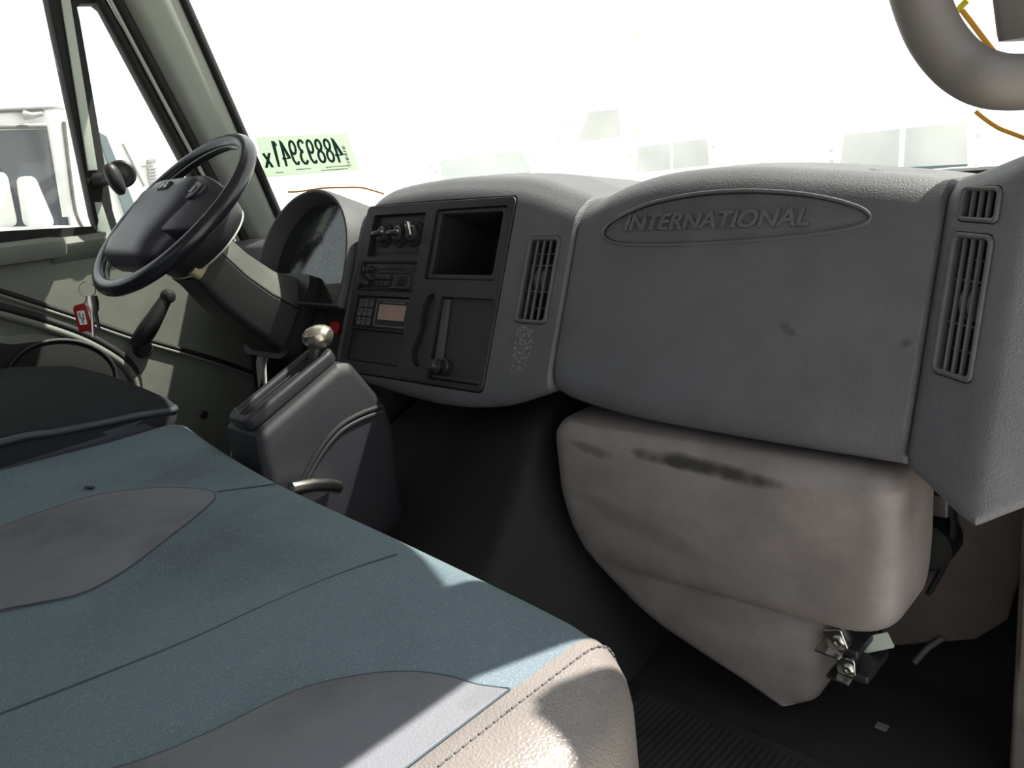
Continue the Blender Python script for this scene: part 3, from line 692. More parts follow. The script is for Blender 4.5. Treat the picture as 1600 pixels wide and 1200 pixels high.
for u, v, rr in ((-0.53, -0.09, 0.052), (-0.41, -0.09, 0.052), (-0.595, -0.10, 0.022), (-0.345, -0.06, 0.022), (-0.335, -0.115, 0.022), (-0.33, -0.17, 0.026), (-0.47, -0.03, 0.024)):
    fg = FA @ Matrix.Translation((u, v, -0.06))
    g = lathe('gauge', fg, [(rr, 0), (rr, 0.004), (rr * 0.93, 0.004), (rr * 0.92, 0.001), (0.001, 0.001)], 'black', hood, 28)
    for kk in range(9):
        a = math.radians(-40 + 260 * kk / 8)
        plate('tick', fg @ Matrix.Rotation(a, 4, 'Z'), [rrect(rr * 0.72, -0.0008, rr * 0.9, 0.0008, 0.0003, 1)], 0.001, 0.0018, 'white', g)
    plate('needle', fg @ Matrix.Rotation(math.radians(200 if rr > 0.03 else 150), 4, 'Z'), [[(-0.006, -0.0018), (rr * 0.8, -0.0006), (rr * 0.8, 0.0006), (-0.006, 0.0018)]], 0.003, 0.0045, 'needle', g)
ln = []
LO = [(c[0] + (a - c[0]) * 0.895, c[1] + (b - c[1]) * 0.895) for a, b in HO]
plate('cluster_lens', FA, [LO], -0.034, -0.031, 'lens', hood)
# switch panel and red valve knob under the cluster
sp = plate('switch_panel', FA, [rrect(-0.40, -0.335, -0.283, -0.212, 0.006)], -0.08, -0.035, 'bezel', dash, bevel=0.003)
lathe('brake_valve_knob', FA @ Matrix.Translation((-0.322, -0.256, -0.036)), [(0.006, 0), (0.006, 0.012), (0.016, 0.015), (0.017, 0.020), (0.014, 0.025), (0.001, 0.026)], 'red', sp, 8)
plate('side_vent_bezel', FA, [rrect(-0.72, -0.10, -0.665, -0.065, 0.004)], -0.065, -0.056, 'black', dash, bevel=0.002)

# ================================================================== LOWER HEATER BOX
hb = empty('heater_box', (0.58, 1.05, 0.0), 'large grey scuffed heater housing below the passenger dashboard', 'heater housing')
hsec = []
for z, x0, x1, yf, rl, rr in ((0.055, 0.655, 0.690, 0.985, .03, .03), (0.065, 0.63, 0.70, 0.968, .05, .04), (0.085, 0.565, 0.708, 0.955, .06, .05), (0.115, 0.49, 0.714, 0.948, .07, .05), (0.15, 0.425, 0.720, 0.942, .07, .05), (0.19, 0.375, 0.724, 0.938, .06, .05),
        (0.218, 0.347, 0.730, 0.934, .05, .05), (0.228, 0.338, 0.77, 0.925, .05, .05), (0.236, 0.330, 0.806, 0.914, .05, .05), (0.252, 0.323, 0.824, 0.904, .05, .05), (0.28, 0.313, 0.833, 0.900, .05, .045), (0.33, 0.304, 0.837, 0.899, .045, .04), (0.38, 0.302, 0.838, 0.899, .045, .04),
        (0.435, 0.303, 0.838, 0.899, .045, .04), (0.450, 0.308, 0.835, 0.903, .045, .04), (0.460, 0.316, 0.829, 0.911, .045, .04), (0.465, 0.33, 0.818, 0.924, .04, .04), (0.466, 0.35, 0.80, 0.945, .03, .03)):
    z = z - 0.010 * max(0.0, (z - 0.3) / 0.166)
    P = rp([(x0, 1.20), (x0, min(yf, 0.906 + max(0.0, 0.15 - z) * 0.3)), (x1, yf), (x1 - 0.002, 1.02), (x1 - 0.06, 1.20)], [0.01, rl, rr, 0.01, 0.01], 7)
    hsec.append([Vector((p.x, p.y, z)) for p in P])
def subsec(S, k=3):
    out = []
    n = len(S[0])
    for j in range(n): pass
    for i in range(len(S) - 1):
        for t in range(k):
            a, b, c_, d = S[max(i - 1, 0)], S[i], S[i + 1], S[min(i + 2, len(S) - 1)]; s = t / k
            out.append([0.5 * ((2 * q) + (-p + r_) * s + (2 * p - 5 * q + 4 * r_ - w_) * s * s + (-p + 3 * q - 3 * r_ + w_) * s ** 3) for p, q, r_, w_ in zip(a, b, c_, d)])
    out.append(S[-1]); return out
loft('housing', subsec(hsec, 3), 'box', hb, smooth=60)
for px, py, s in ((1306, 1003, 1.0), (1322, 1045, 0.9)):
    p = AY(px, py, 0.93); fb_ = frame(p, (0.94, 0.0, 0.34), (-0.34, 0, 0.94)) if s == 1 else frame(p, (1, 0, 0.05), (-0.05, 0, 1))
    clip = plate('mounting_clip', fb_, [rrect(-0.014 * s, -0.012 * s, 0.013 * s, 0.017 * s, 0.004)], -0.004, 0.0, 'chrome', hb, bevel=0.0015)
    lathe('screw', fb_ @ Matrix.Translation((0.003, 0.0, 0)), [(0.009 * s, 0), (0.009 * s, 0.002), (0.006 * s, 0.004), (0.0035 * s, 0.004), (0.003 * s, 0.002), (0.001, 0.002)], 'chrome', clip, 18)
    plate('clip_flange', frame(p + Vector((-0.002, 0, -0.014 * s)), (1, 0, -0.05), (0, 1, 0)), [rrect(-0.022 * s, -0.014, 0.012 * s, 0.03, 0.003)], -0.0012, 0.0012, 'chrome', clip)
    box('clip_block', (p.x - 0.016, 0.945, p.z - 0.028 * s), (p.x + 0.022, 1.02, p.z - 0.016 * s), 'black', clip, 0.003)
tube('hanger_strap', [AY(1316, 975, 0.96), AY(1328, 1000, 0.965), AY(1338, 1040, 0.97)], 0.007, 'black', hb, 8, flat=0.5)
t = plate('metal_tab', frame(AY(1368, 1004, 1.0), (0.85, 0.0, 0.52), (-0.45, 0.0, 0.9)), [rrect(-0.024, -0.011, 0.024, 0.011, 0.002)], 0, 0.002, 'strip', hb)
# bracket and dark duct between the box and the kick panel
dk = lathe('air_duct', frame(AY(1444, 855, 1.12), (1, 0, 0), (0, 0, 1)), [(0.036, -0.05), (0.036, 0.0), (0.03, 0.006), (0.001, 0.006)], 'groove', hb, 24)
tube('bracket', catmull([AY(1478, 775, 1.14), AY(1490, 815, 1.14), AY(1478, 875, 1.14), AY(1452, 925, 1.14)], 5), 0.011, 'tower', hb, 8, flat=0.4)
box('relay', (AY(1462, 780, 1.05).x, 1.03, AY(1470, 798, 1.05).z), (AY(1490, 780, 1.05).x, 1.06, AY(1470, 765, 1.05).z), 'black', hb, 0.004)
plate('foam_wedge', frame(AY(1570, 776, 0.93), (1, 0, 0), (0, 0, 1)), [[(-0.012, -0.004), (0.010, -0.006), (0.012, 0.012), (0.0, 0.006)]], -0.01, 0, 'vinyl', dash)

# ---- engine cover between the seats and the bulkhead
ec = []
for y, zl, zr, zm, dx in ((0.42, 0.13, 0.15, 0.12, 0.0), (0.60, 0.14, 0.17, 0.13, 0.0), (0.78, 0.17, 0.21, 0.16, 0.0), (0.88, 0.25, 0.33, 0.24, 0.0), (0.94, 0.31, 0.42, 0.29, 0.0), (0.99, 0.36, 0.45, 0.31, -0.01), (1.1, 0.40, 0.49, 0.34, -0.03), (1.35, 0.44, 0.53, 0.36, -0.05)):
    P = rp([(-0.40, 0.0), (-0.27, zl - 0.03), (0.0, zl), (0.245 + dx, zr), (0.272 + dx, zm), (0.335 + dx, min(0.165, zm * 0.6)), (0.41 + dx, 0.0)], [0.01, 0.08, 0.1, 0.03, 0.06, 0.06, 0.01], 5)
    ec.append([Vector((p.x, y, p.y)) for p in P])
eo = loft('engine_cover', ec, 'blackmatte', smooth=60)
tag(eo, 'black rubber-covered engine hump in the middle of the floor', 'engine cover')
# floor mat with ribs in the passenger footwell
fm_ = empty('floor_mat', (0.66, 0.75, 0.0), 'black ribbed rubber mat in the passenger footwell', 'floor mat')
box('mat_base', (0.43, 0.35, 0.0), (0.93, 0.93, 0.006), 'mat', fm_, 0.003)
for i in range(46):
    x = 0.445 + i * 0.0105
    box('rib', (x, 0.37, 0.006), (x + 0.005, 0.91, 0.009), 'mat', fm_)
tag(box('paper_scrap', (0.756, 1.043, 0.0), (0.772, 1.055, 0.003), 'vinyl'), 'tiny pale scrap of paper lying on the dark floor', 'scrap')

# ================================================================== STEERING
WC = Vector((-0.535, 0.765, 0.826)); AL = 0.884
WN = Vector((0, -math.cos(AL), math.sin(AL)))
FW = frame(WC, (1, 0, 0), WN.cross(Vector((1, 0, 0))))
sw = empty('steering_wheel', WC, 'black steering wheel with wide centre pad on the driver side', 'steering wheel')
tube('rim', [FW @ Vector((0.2 * math.cos(2 * math.pi * k / 72), 0.2 * math.sin(2 * math.pi * k / 72), 0)) for k in range(72)], 0.0165, 'wheel', sw, 16, True)
tube('rim_highlight', [FW @ Vector((0.1845 * math.cos(2 * math.pi * k / 72), 0.1845 * math.sin(2 * math.pi * k / 72), 0.002)) for k in range(72)], 0.0014, 'strip', sw, 6, True)  # pale line painted in for the sunlit inner edge of the rim
def wsec(pts, w): return [FW @ Vector((p.x, p.y, w)) for p in pts]
padP = rp([(-0.105, 0.070), (-0.128, -0.01), (-0.105, -0.148), (0.105, -0.148), (0.128, -0.01), (0.105, 0.070)], [0.04, 0.05, 0.05, 0.05, 0.05, 0.04], 6)
def sc_(P, s): return [Vector((p.x * s, (p.y + 0.012) * s - 0.012)) for p in P]
pd = loft('hub_pad', [wsec(sc_(padP, 0.88), -0.035), wsec(sc_(padP, 0.98), -0.015), wsec(sc_(padP, 1.0), 0.004), wsec(sc_(padP, 0.985), 0.018), wsec(sc_(padP, 0.93), 0.030), wsec(sc_(padP, 0.82), 0.038), wsec(sc_(padP, 0.6), 0.043), wsec(sc_(padP, 0.3), 0.045), wsec(sc_(padP, 0.02), 0.0455)], 'pad', sw, smooth=60)
for s in (-1, 1):
    secs = []
    for u, v0, v1, w, t in ((0.070, -0.085, 0.068, 0.014, 0.026), (0.11, -0.080, 0.064, 0.014, 0.025), (0.145, -0.072, 0.056, 0.010, 0.020), (0.175, -0.060, 0.046, 0.004, 0.013), (0.198, -0.052, 0.040, 0.0, 0.010)):
        P = rp([(v0, w - t), (v1, w - t), (v1, w + t * 0.7), (v0, w + t * 0.7)], [0.008] * 4, 3)
        secs.append([FW @ Vector((s * u, p.x, p.y)) for p in P])
    sk = loft('spoke', secs, 'pad', sw)
    o = [(s * a, b) for a, b in ((0.078, 0.045), (0.125, 0.042), (0.14, 0.03), (0.132, 0.008), (0.10, -0.004), (0.082, 0.01))]
    o = [(p.x, p.y) for p in catmull([(a, b, 0) for a, b in o], 4, True)]
    bt = plate('horn_button', FW, [o], 0.010, 0.0335, 'pad', sk, bevel=0.004)
    tube('button_outline', [FW @ Vector((a, b, 0.0310)) for a, b in o], 0.0014, 'groove', sk, 6, True)
    plate('switch_bar', FW, [rrect(s * 0.109 - 0.015, 0.014, s * 0.109 + 0.015, 0.030, 0.005)], 0.032, 0.0350, 'wheel', bt, bevel=0.001)
    tube('pad_seam', [FW @ Vector((s * 0.075, 0.062 - 0.13 * q, 0.036 + 0.002 - 0.010 * abs(2 * q - 1))) for q in frange(0, 1, 9)], 0.0016, 'groove', pd, 6)
# emblem on the pad: a small framed three-bar mark
eb = plate('pad_emblem', FW, [rrect(-0.022, 0.018, 0.022, 0.040, 0.003)], 0.040, 0.0465, 'groove', pd, bevel=0.001)
for s in (-1, 1):
    plate('emblem_bar', FW, [[(s * 0.016, 0.022), (s * 0.008, 0.022), (s * 0.003, 0.036), (s * 0.011, 0.036)]], 0.046, 0.0475, 'chrome', eb)
plate('emblem_bar', FW, [rrect(-0.008, 0.0265, 0.008, 0.0295, 0.0005)], 0.046, 0.0475, 'chrome', eb)
lathe('hub_cover', FW @ Matrix.Translation((0, 0, -0.092)), [(0.096, 0), (0.102, 0.006), (0.108, 0.03), (0.113, 0.064), (0.10, 0.075), (0.001, 0.077)], 'black', sw, 40)
tube('hub_cover_highlight', [FW @ Vector((0.098 * math.cos(2 * math.pi * k / 48), 0.098 * math.sin(2 * math.pi * k / 48), -0.091)) for k in range(48)], 0.0022, 'strip', sw, 6, True)  # pale ring standing in for light on the hub cover's lip
for a in (-20, 10, 40):
    q = math.radians(a)
    lathe('hub_screw', frame(FW @ Vector((0.108 * math.cos(q), 0.108 * math.sin(q), -0.055)), FW.col[2].xyz, (FW.to_3x3() @ Vector((-math.sin(q), math.cos(q), 0)))), [(0.005, 0), (0.005, 0.002), (0.001, 0.0025)], 'tower', sw, 12)

co = empty('steering_column', (-0.53, 1.2, 0.1), 'dusty black steering column shroud sloping down behind the wheel', 'steering column')
def csec(yt, zt, yb, zb, x0, x1, rr):
    T = Vector((0, yt, zt)); B = Vector((0, yb, zb)); d = (T - B); L = d.length; d.normalize()
    P = rp([(x0, 0), (x1, 0), (x1, L), (x0, L)], [rr] * 4, 4)
    return [Vector((p.x, B.y + d.y * p.y, B.z + d.z * p.y)) for p in P]
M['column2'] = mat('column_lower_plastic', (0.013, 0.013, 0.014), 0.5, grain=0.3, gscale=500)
def csec2(yt, zt, yb, zb, x0, x1, rr, up):
    T = Vector((0, yt, zt)); B = Vector((0, yb, zb)); d = (T - B); L = d.length; d.normalize()
    if up: P = rp([(x0, L * 0.60), (x1, L * 0.60), (x1 - 0.045, L), (x0 + 0.045, L)], [0.004, 0.004, rr, rr], 4)
    else: P = rp([(x0 + 0.012, 0), (x1 - 0.012, 0), (x1, L * 0.59), (x0, L * 0.59)], [rr, rr, 0.004, 0.004], 4)
    return [Vector((p.x, B.y + d.y * p.y, B.z + d.z * p.y)) for p in P]
CS = ((.838, .785, .752, .69, -.600, -.470, .012), (.855, .770, .765, .675, -.600, -.470, .018), (.90, .718, .80, .62, -.602, -.468, .02), (.95, .673, .845, .565, -.605, -.463, .02), (1.0, .648, .90, .50, -.62, -.450, .025), (1.01, .642, .91, .488, -.62, -.45, .025))
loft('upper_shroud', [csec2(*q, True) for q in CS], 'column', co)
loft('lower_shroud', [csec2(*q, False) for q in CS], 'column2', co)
loft('shroud_collar', [csec(1.0, .658, .895, .49, -.63, -.44, .03), csec(1.03, .645, .925, .475, -.63, -.44, .03)], 'black', co)
loft('foam_gasket', [csec(.823, .800, .745, .705, -.590, -.468, .012), csec(.846, .786, .760, .690, -.592, -.468, .012)], 'dust', co)
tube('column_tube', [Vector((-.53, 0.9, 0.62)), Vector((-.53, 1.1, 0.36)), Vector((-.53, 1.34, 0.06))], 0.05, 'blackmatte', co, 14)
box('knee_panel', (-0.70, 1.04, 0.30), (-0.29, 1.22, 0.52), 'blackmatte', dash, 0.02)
# key ring hanging at the bottom of the rim
kx = -0.60
kr = empty('key_ring', AX(140, 490, kx), 'key ring with red tag hanging below the steering wheel rim', 'keys')
rc_ = AX(136, 452, kx)
tube('split_ring', [rc_ + Vector((-0.005 * math.sin(a), 0.0155 * math.cos(a), 0.0145 * math.sin(a))) for a in (2 * math.pi * k_ / 32 for k_ in range(32))], 0.0013, 'chrome', kr, 8, True)
tp = AX(129, 497, kx)
fkt = frame(tp, Vector((0.6, 0.8, 0)), Vector((0.02, 0.0, 1)).normalized())
tg = plate('tag', fkt, [[(-0.012, -0.027), (0.012, -0.027), (0.013, 0.022), (0.008, 0.029), (-0.009, 0.027), (-0.013, 0.02)]], -0.002, 0.002, 'red', kr, bevel=0.001)
plate('paper_label', fkt, [rrect(-0.007, -0.013, 0.007, 0.015, 0.001)], 0.002, 0.0025, 'pwhite', tg)
for a, b in ((-0.003, 0.006), (0.0, -0.004), (0.003, 0.003)):
    plate('ink_line', fkt, [rrect(a - 0.0009, b - 0.007, a + 0.0009, b + 0.006, 0.0003, 1)], 0.0025, 0.0028, 'ink', tg)
for (p0, p1, p2, m_) in (((141, 462), (144, 485), (146, 526), 'keymetal'), ((147, 462), (149, 485), (155, 516), 'black')):
    a, b, c3 = AX(*p0, kx + 0.01), AX(*p1, kx + 0.01), AX(*p2, kx + 0.01)
    ky = tube('key', [a, (a + b) / 2, b, b + (c3 - b) * 0.1, c3], [0.006, 0.0085, 0.007, 0.0038, 0.0032], m_, kr, 8, flat=0.3)
tube('tag_link', [rc_ + Vector((0, -0.004, -0.0145)), AX(131, 478, kx)], 0.0016, 'chrome', kr, 6)

# ================================================================== GEAR SHIFTER
gs_ = empty('gear_shifter', (-0.12, 0.73, 0.3), 'grey gear shifter tower with worn metal ball knob', 'gear shifter')
side = [(0.615, 0.155), (0.602, 0.43), (0.604, 0.472), (0.780, 0.545), (0.805, 0.54), (0.862, 0.448), (0.872, 0.40), (0.865, 0.20)]
ss = []
for x, d in ((-0.052, 0.020), (-0.055, 0.008), (-0.063, 0.0), (-0.11, 0.0), (-0.16, 0.0), (-0.168, 0.008), (-0.170, 0.02)):
    c2 = Vector((0.73, 0.42)); P = rp([Vector(p) for p in side], [0.01, 0.03, 0.012, 0.012, 0.02, 0.06, 0.03, 0.01], 4)
    ss.append([Vector((x, c2.x + (p.x - c2.x) * (1 - d / 0.15), c2.y + (p.y - c2.y) * (1 - d / 0.12))) for p in P])
tw = loft('tower', ss, 'tower', gs_, smooth=40)
fside = frame((-0.0515, 0, 0), (0, 1, 0), (0, 0, 1))
cre = catmull([(0.64, 0.345, 0), (0.70, 0.405, 0), (0.75, 0.437, 0), (0.80, 0.447, 0), (0.85, 0.447, 0)], 6)
tube('side_crease', [Vector((-0.0525, p.x, p.y)) for p in cre], 0.0055, 'groove', tw, 8)
tube('side_crease_lip', [Vector((-0.0535, p.x, p.y - 0.010)) for p in cre], 0.006, 'tower', tw, 8)
lathe('tower_screw', fside @ Matrix.Translation((0.845, 0.335, -0.004)), [(0.009, 0), (0.009, 0.003), (0.005, 0.004), (0.001, 0.003)], 'black', tw, 16)
sl0 = Vector((-0.108, 0.612, 0.486)); sl1 = Vector((-0.108, 0.782, 0.555)); dv = (sl1 - sl0); Ls = dv.length
fs_ = frame(sl0, dv.normalized(), (-1, 0, 0))
fs_n = fs_.col[2].xyz
slot = plate('slot_trim', fs_, [rrect(-0.012, -0.036, Ls + 0.010, 0.036, 0.02, 6), rrect(0.004, -0.020, Ls - 0.006, 0.020, 0.012, 6)], -0.01 if fs_n.z > 0 else -0.014, 0.014 if fs_n.z > 0 else 0.01, 'tower', tw, bevel=0.006)
plate('slot_brush', fs_, [rrect(-0.002, -0.024, Ls - 0.001, 0.024, 0.012)], -0.006, 0.002, 'groove', slot)
for q in (-0.012, 0.0, 0.012):
    plate('slot_ridge', fs_, [rrect(0.006, q - 0.002, Ls - 0.01, q + 0.002, 0.001)], 0.0, 0.006, 'black', slot, bevel=0.001)
kp0 = AX(497, 527, -0.108); lb = AX(500, 600, -0.108)
tube('lever', catmull([lb + Vector((0, 0, -0.03)), lb, AX(492, 570, -0.108), kp0], 4), [0.013] * 5 + [0.0125, .012, .0115, .011, .0115, .012, .0125, .012], 'black', gs_, 12)
fkn = frame(kp0, (0.97, 0.1, 0.0), Vector((-0.1, 0.97, 0.15)).normalized())
lathe('ball_knob', fkn, [(0.001, -0.022), (0.012, -0.021), (0.020, -0.015), (0.0265, -0.006), (0.0285, 0.002), (0.026, 0.011), (0.018, 0.0175), (0.009, 0.0205), (0.001, 0.021)], 'knobm', gs_, 32)
tube('release_button', [kp0 + Vector((0.0, -0.005, -0.05)), kp0 + Vector((0.006, -0.02, -0.047))], 0.006, 'dust', gs_, 10)
tb = tube('handbrake_bar', [AX(455, 764, -0.02), AX(488, 758, -0.02), AX(512, 758, -0.03), AX(528, 761, -0.036)], 0.012, 'chrome', None, 14)
tag(tb, 'shiny metal bar beside the foot of the gear shifter', 'bar')

# ================================================================== SEATS
bs = empty('bench_seat', (0.2, 0.1, 0.0), 'blue-grey cloth passenger bench seat in the foreground', 'bench seat')
YF = [(-0.42, 0.630), (-0.35, 0.622), (-0.164, 0.588), (0.089, 0.552), (0.401, 0.528), (0.646, 0.506), (0.72, 0.494), (0.77, 0.474), (0.80, 0.45), (0.82, 0.42)]
ZT = 0.450
def seat_sec(x, ins):
    yf = sinterp(YF, x) - ins
    lift = 0.028 * max(0.0, min(1.0, (-x - 0.05) / 0.33)) ** 1.5
    pts = [(-0.5, 0.24), (yf - 0.03, 0.24), (yf + 0.004, 0.33), (yf + 0.004, ZT - ins * 0.55), (yf - 0.13, ZT - ins * 0.5 + 0.002), (-0.1, ZT - ins * 0.5 + lift * 1.3), (-0.5, ZT - ins * 0.5 + lift)]
    P = rp([Vector(p) for p in pts], [0.01, 0.03, 0.05, 0.045, 0.2, 0.2, 0.02], 8)
    return [Vector((x, p.x, p.y)) for p in P]
xsf = [(-0.402, .05), (-0.394, .026), (-0.382, .010), (-0.365, 0.002), (-0.35, 0)] + [(x, 0.0) for x in frange(-0.3, 0.724, 30)]
loft('cushion', [seat_sec(*q) for q in xsf], 'fabric', bs, smooth=60)
xsv = [(0.724, -0.0012), (0.736, -0.0012), (0.742, 0.0), (0.752, 0.0015), (0.765, 0.004), (0.778, 0.009), (0.79, 0.016), (0.80, 0.026), (0.807, 0.038), (0.812, 0.055), (0.814, 0.08)]
loft('side_bolster', [seat_sec(*q) for q in xsv], 'vinyl', bs, smooth=60)
# stitches along the bolster seam
sx = [p for p in seat_sec(0.7400, -0.0020) if p.z > 0.36 and p.y > -0.2]
dense = []
for a, b in zip(sx, sx[1:]):
    n = max(1, int((b - a).length / 0.008))
    for i_ in range(n): dense.append((a.lerp(b, (i_ + 0.1) / n), a.lerp(b, (i_ + 0.75) / n)))
vst = []; fst = []
for a, b in dense:
    v_, f_ = tube_data([a, b], 0.0009, 5); o_ = len(vst); vst += v_; fst += [tuple(i + o_ for i in f) for f in f_]
pyd('bolster_stitching', vst, fst, 'thread', bs, 0)['kind'] = 'stuff'
fz = frame((0, 0, ZT), (1, 0, 0), (0, 1, 0))
def Z2(px, py, z=ZT): p = AZ(px, py, z); return (p.x, p.y, 0)
in1 = catmull([(0.455, -0.15, 0), (0.49, 0.05, 0), Z2(200, 1200), Z2(330, 1148), Z2(460, 1085), Z2(560, 1060), Z2(640, 1054), Z2(700, 1061), Z2(745, 1074), (0.7225, 0.380, 0)], 5) + [ Vector((0.7228, 0.1, 0)), Vector((0.7228, -0.15, 0))]
in2 = catmull([(-0.09, -0.1, 0), (-0.09, 0.10, 0), Z2(-60, 860), Z2(0, 828), Z2(80, 798), Z2(160, 775), Z2(250, 765), Z2(320, 768), Z2(337, 778), Z2(318, 800), Z2(255, 850), Z2(195, 895), Z2(130, 930), Z2(60, 946), Z2(0, 958), Z2(-60, 985), (0.17, 0.05, 0), (0.17, -0.1, 0)], 5)
for nm, pts in (('seat_insert', in1), ('seat_insert', in2)):
    q = plate(nm, fz, [[(p.x, p.y) for p in pts]], -0.004, 0.0038, 'insert', bs, bevel=0.0022)
    tube('insert_seam', [Vector((p.x, p.y, ZT + 0.0030)) for p in pts], 0.0010, 'seam', q, 5)
for P in ([Z2(620, 868), Z2(540, 895), Z2(420, 945), Z2(300, 1000), Z2(150, 1060), Z2(0, 1118)], [Z2(470, 752), Z2(400, 762), Z2(340, 770)]):
    tube('cloth_seam', [Vector((p.x, p.y, ZT + 0.0016)) for p in catmull(P, 5)], 0.0011, 'seam', bs, 5)
hp = AZ(140, 762, ZT + 0.004)
plate('burn_hole', frame(hp, (1, 0.3, 0), (-0.3, 1, 0)), [ellipse(0, 0, 0.011, 0.003, 16)], 0.0, 0.0016, 'groove', bs)
bk = [[Vector((x, p.x - 0.12 * (p.y - 0.45), p.y)) for p in rp([(-0.62, 0.40), (-0.49, 0.42), (-0.47, 1.05), (-0.60, 1.05)], [0.02, 0.04, 0.05, 0.05], 4)] for x in (-0.39, -0.1, 0.3, 0.7, 0.8)]
loft('backrest', bk, 'fabric', bs)
box('seat_base', (-0.34, -0.5, 0.0), (0.76, 0.40, 0.25), 'blackmatte', bs, 0.02)

ds = empty('driver_seat', (-0.64, 0.1, 0.0), 'black cloth driver seat cushion beyond the bench', 'seat')
def dsec(x, top, yf, ins=0.0):
    pts = [(-0.45, 0.42), (yf - 0.01 - ins, 0.425), (yf - ins, 0.47), (yf - 0.07 - ins, top - 0.028), (yf - 0.17, top - 0.003), (0.1, top), (-0.45, top - 0.02)]
    P = rp([Vector(p) for p in pts], [0.01, 0.02, 0.04, 0.06, 0.12, 0.2, 0.02], 6)
    return [Vector((x, p.x, p.y)) for p in P]
dx = [(-0.875, .47, .58, .03), (-0.87, .50, .60, .015), (-0.85, .535, .62, 0), (-0.81, .556, .635, 0), (-0.75, .560, .645, 0), (-0.68, .557, .65, 0), (-0.60, .556, .652, 0), (-0.53, .552, .652, 0), (-0.47, .540, .65, 0), (-0.44, .524, .645, 0), (-0.422, .506, .638, 0.004), (-0.412, .488, .628, 0.010), (-0.408, .474, .61, 0.02)]
loft('cushion', [dsec(*q) for q in dx], 'dfabric', ds, smooth=60)
vb_ = [[Vector((p.x, p.y, z)) for p in rp([(-0.872 + e, -0.45), (-0.405 - e, -0.45), (-0.405 - e, 0.634 - e), (-0.872 + e, 0.634 - e)], [0.02, 0.02, 0.07, 0.07], 6)] for z, e in ((0.22, 0.03), (0.40, 0.006), (0.43, 0.0), (0.462, 0.004))]
loft('vinyl_skirt', vb_, 'dvinyl', ds)
tube('piping', catmull([Vector((-0.407, 0.05, 0.489)), AX(0, 692, -0.407), AX(90, 675, -0.407), AX(170, 659, -0.407), AX(225, 648, -0.407), Vector((-0.415, 0.615, 0.462)), Vector((-0.45, 0.640, 0.458)), Vector((-0.6, 0.648, 0.458))], 6), 0.0065, 'dvinyl', ds, 8)
tube('cloth_seam', catmull([AX(0, 640, -0.50), AX(90, 625, -0.50), AX(140, 625, -0.47), AX(190, 650, -0.43)], 6), 0.002, 'groove', ds, 6)
bk = [[Vector((x, p.x - 0.12 * (p.y - 0.45), p.y)) for p in rp([(-0.60, 0.44), (-0.46, 0.46), (-0.44, 1.10), (-0.58, 1.10)], [0.02, 0.04, 0.05, 0.05], 4)] for x in (-0.87, -0.75, -0.5, -0.43)]
loft('backrest', bk, 'dfabric', ds)
box('pedestal', (-0.80, -0.35, 0.0), (-0.46, 0.40, 0.23), 'blackmatte', ds, 0.02)

# ================================================================== GRAB HANDLE
gh = empty('grab_handle', (0.95, 1.0, 0.86), 'thick curved grey-brown grab handle on the passenger windshield pillar', 'grab handle')
yg = 0.88
gp = catmull([AY(1418, -120, yg), AY(1424, -60, yg), AY(1438, 0, yg), AY(1463, 58, yg), AY(1503, 104, yg), AY(1550, 126, yg), AY(1605, 128, yg + 0.02), AY(1660, 120, yg + 0.06)], 6)
tube('grip', gp, 0.0245, 'handle', gh, 18)
gt = catmull([gp[0], gp[0] + Vector((0.0, 0.0, 0.12)), gp[0] + Vector((0.02, 0.03, 0.2)), gp[0] + Vector((0.09, 0.10, 0.24))], 5)
tube('grip_top', gt, 0.0245, 'handle', gh, 18)
a = AY(1541, -60, 0.96); b = AY(1556, 66, 0.96)
mk = [[Vector((p.x, p.y, z)) for p in rp([(a.x + (b.x - a.x) * t_, 0.955), (1.0, 0.955), (1.0, 1.08), (a.x + (b.x - a.x) * t_ + 0.012, 1.06)], [0.008, 0.004, 0.004, 0.02], 4)] for z, t_ in ((a.z + 0.25, -1.6), (a.z, 0.0), (b.z + 0.006, 0.95), (b.z, 1.1))]
loft('mount_cover', mk, 'handle', gh)
mk = [[Vector((p.x, p.y, z)) for p in rp([(0.925 - e, 0.97), (1.0, 0.97), (1.0, 1.1), (0.935 - e, 1.08)], [0.012, 0.004, 0.004, 0.02], 4)] for z, e in ((0.80, -0.004), (0.845, -0.002), (0.862, -0.004), (0.89, -0.010))]
loft('mount_foot', mk, 'handle', gh)

# ================================================================== WINDSHIELD STICKER AND MARKS
def on_ws(px, py, off=-0.006):
    r = ray(px, py); t = 1.0
    for _ in range(40):
        p = CAM + r * t; t += (ws_y(p.x, p.z) + off - p.y) / r.y * 0.8
    return CAM + r * t
st4 = [on_ws(560, 266), on_ws(540, 208), on_ws(397, 214), on_ws(412, 278)]
xL, xR = st4[2].x, st4[0].x
def stk(s, t, off=-0.0015):                # s: 0..1 from the number's first digit as read from outside, t: up
    a = st4[0].lerp(st4[3], s); b = st4[1].lerp(st4[2], s); p = a.lerp(b, t)
    return Vector((p.x, ws_y(p.x, p.z) + off, p.z))
stick = empty('windshield_sticker', st4[0], 'pale green number sticker on the windshield beside the steering wheel, read mirrored', 'sticker')
vs = []; fs = []; n1 = 24; n2 = 8
for off in (-0.0015, -0.0008):
    for i in range(n2):
        for j in range(n1): vs.append(stk(j / (n1 - 1), i / (n2 - 1), off))
for k_ in range(2):
    for i in range(n2 - 1):
        for j in range(n1 - 1):
            q = k_ * n1 * n2 + i * n1 + j; fs.append((q, q + 1, q + n1 + 1, q + n1))
pyd('paper', vs, fs, 'paper', stick, 60, fix=False)
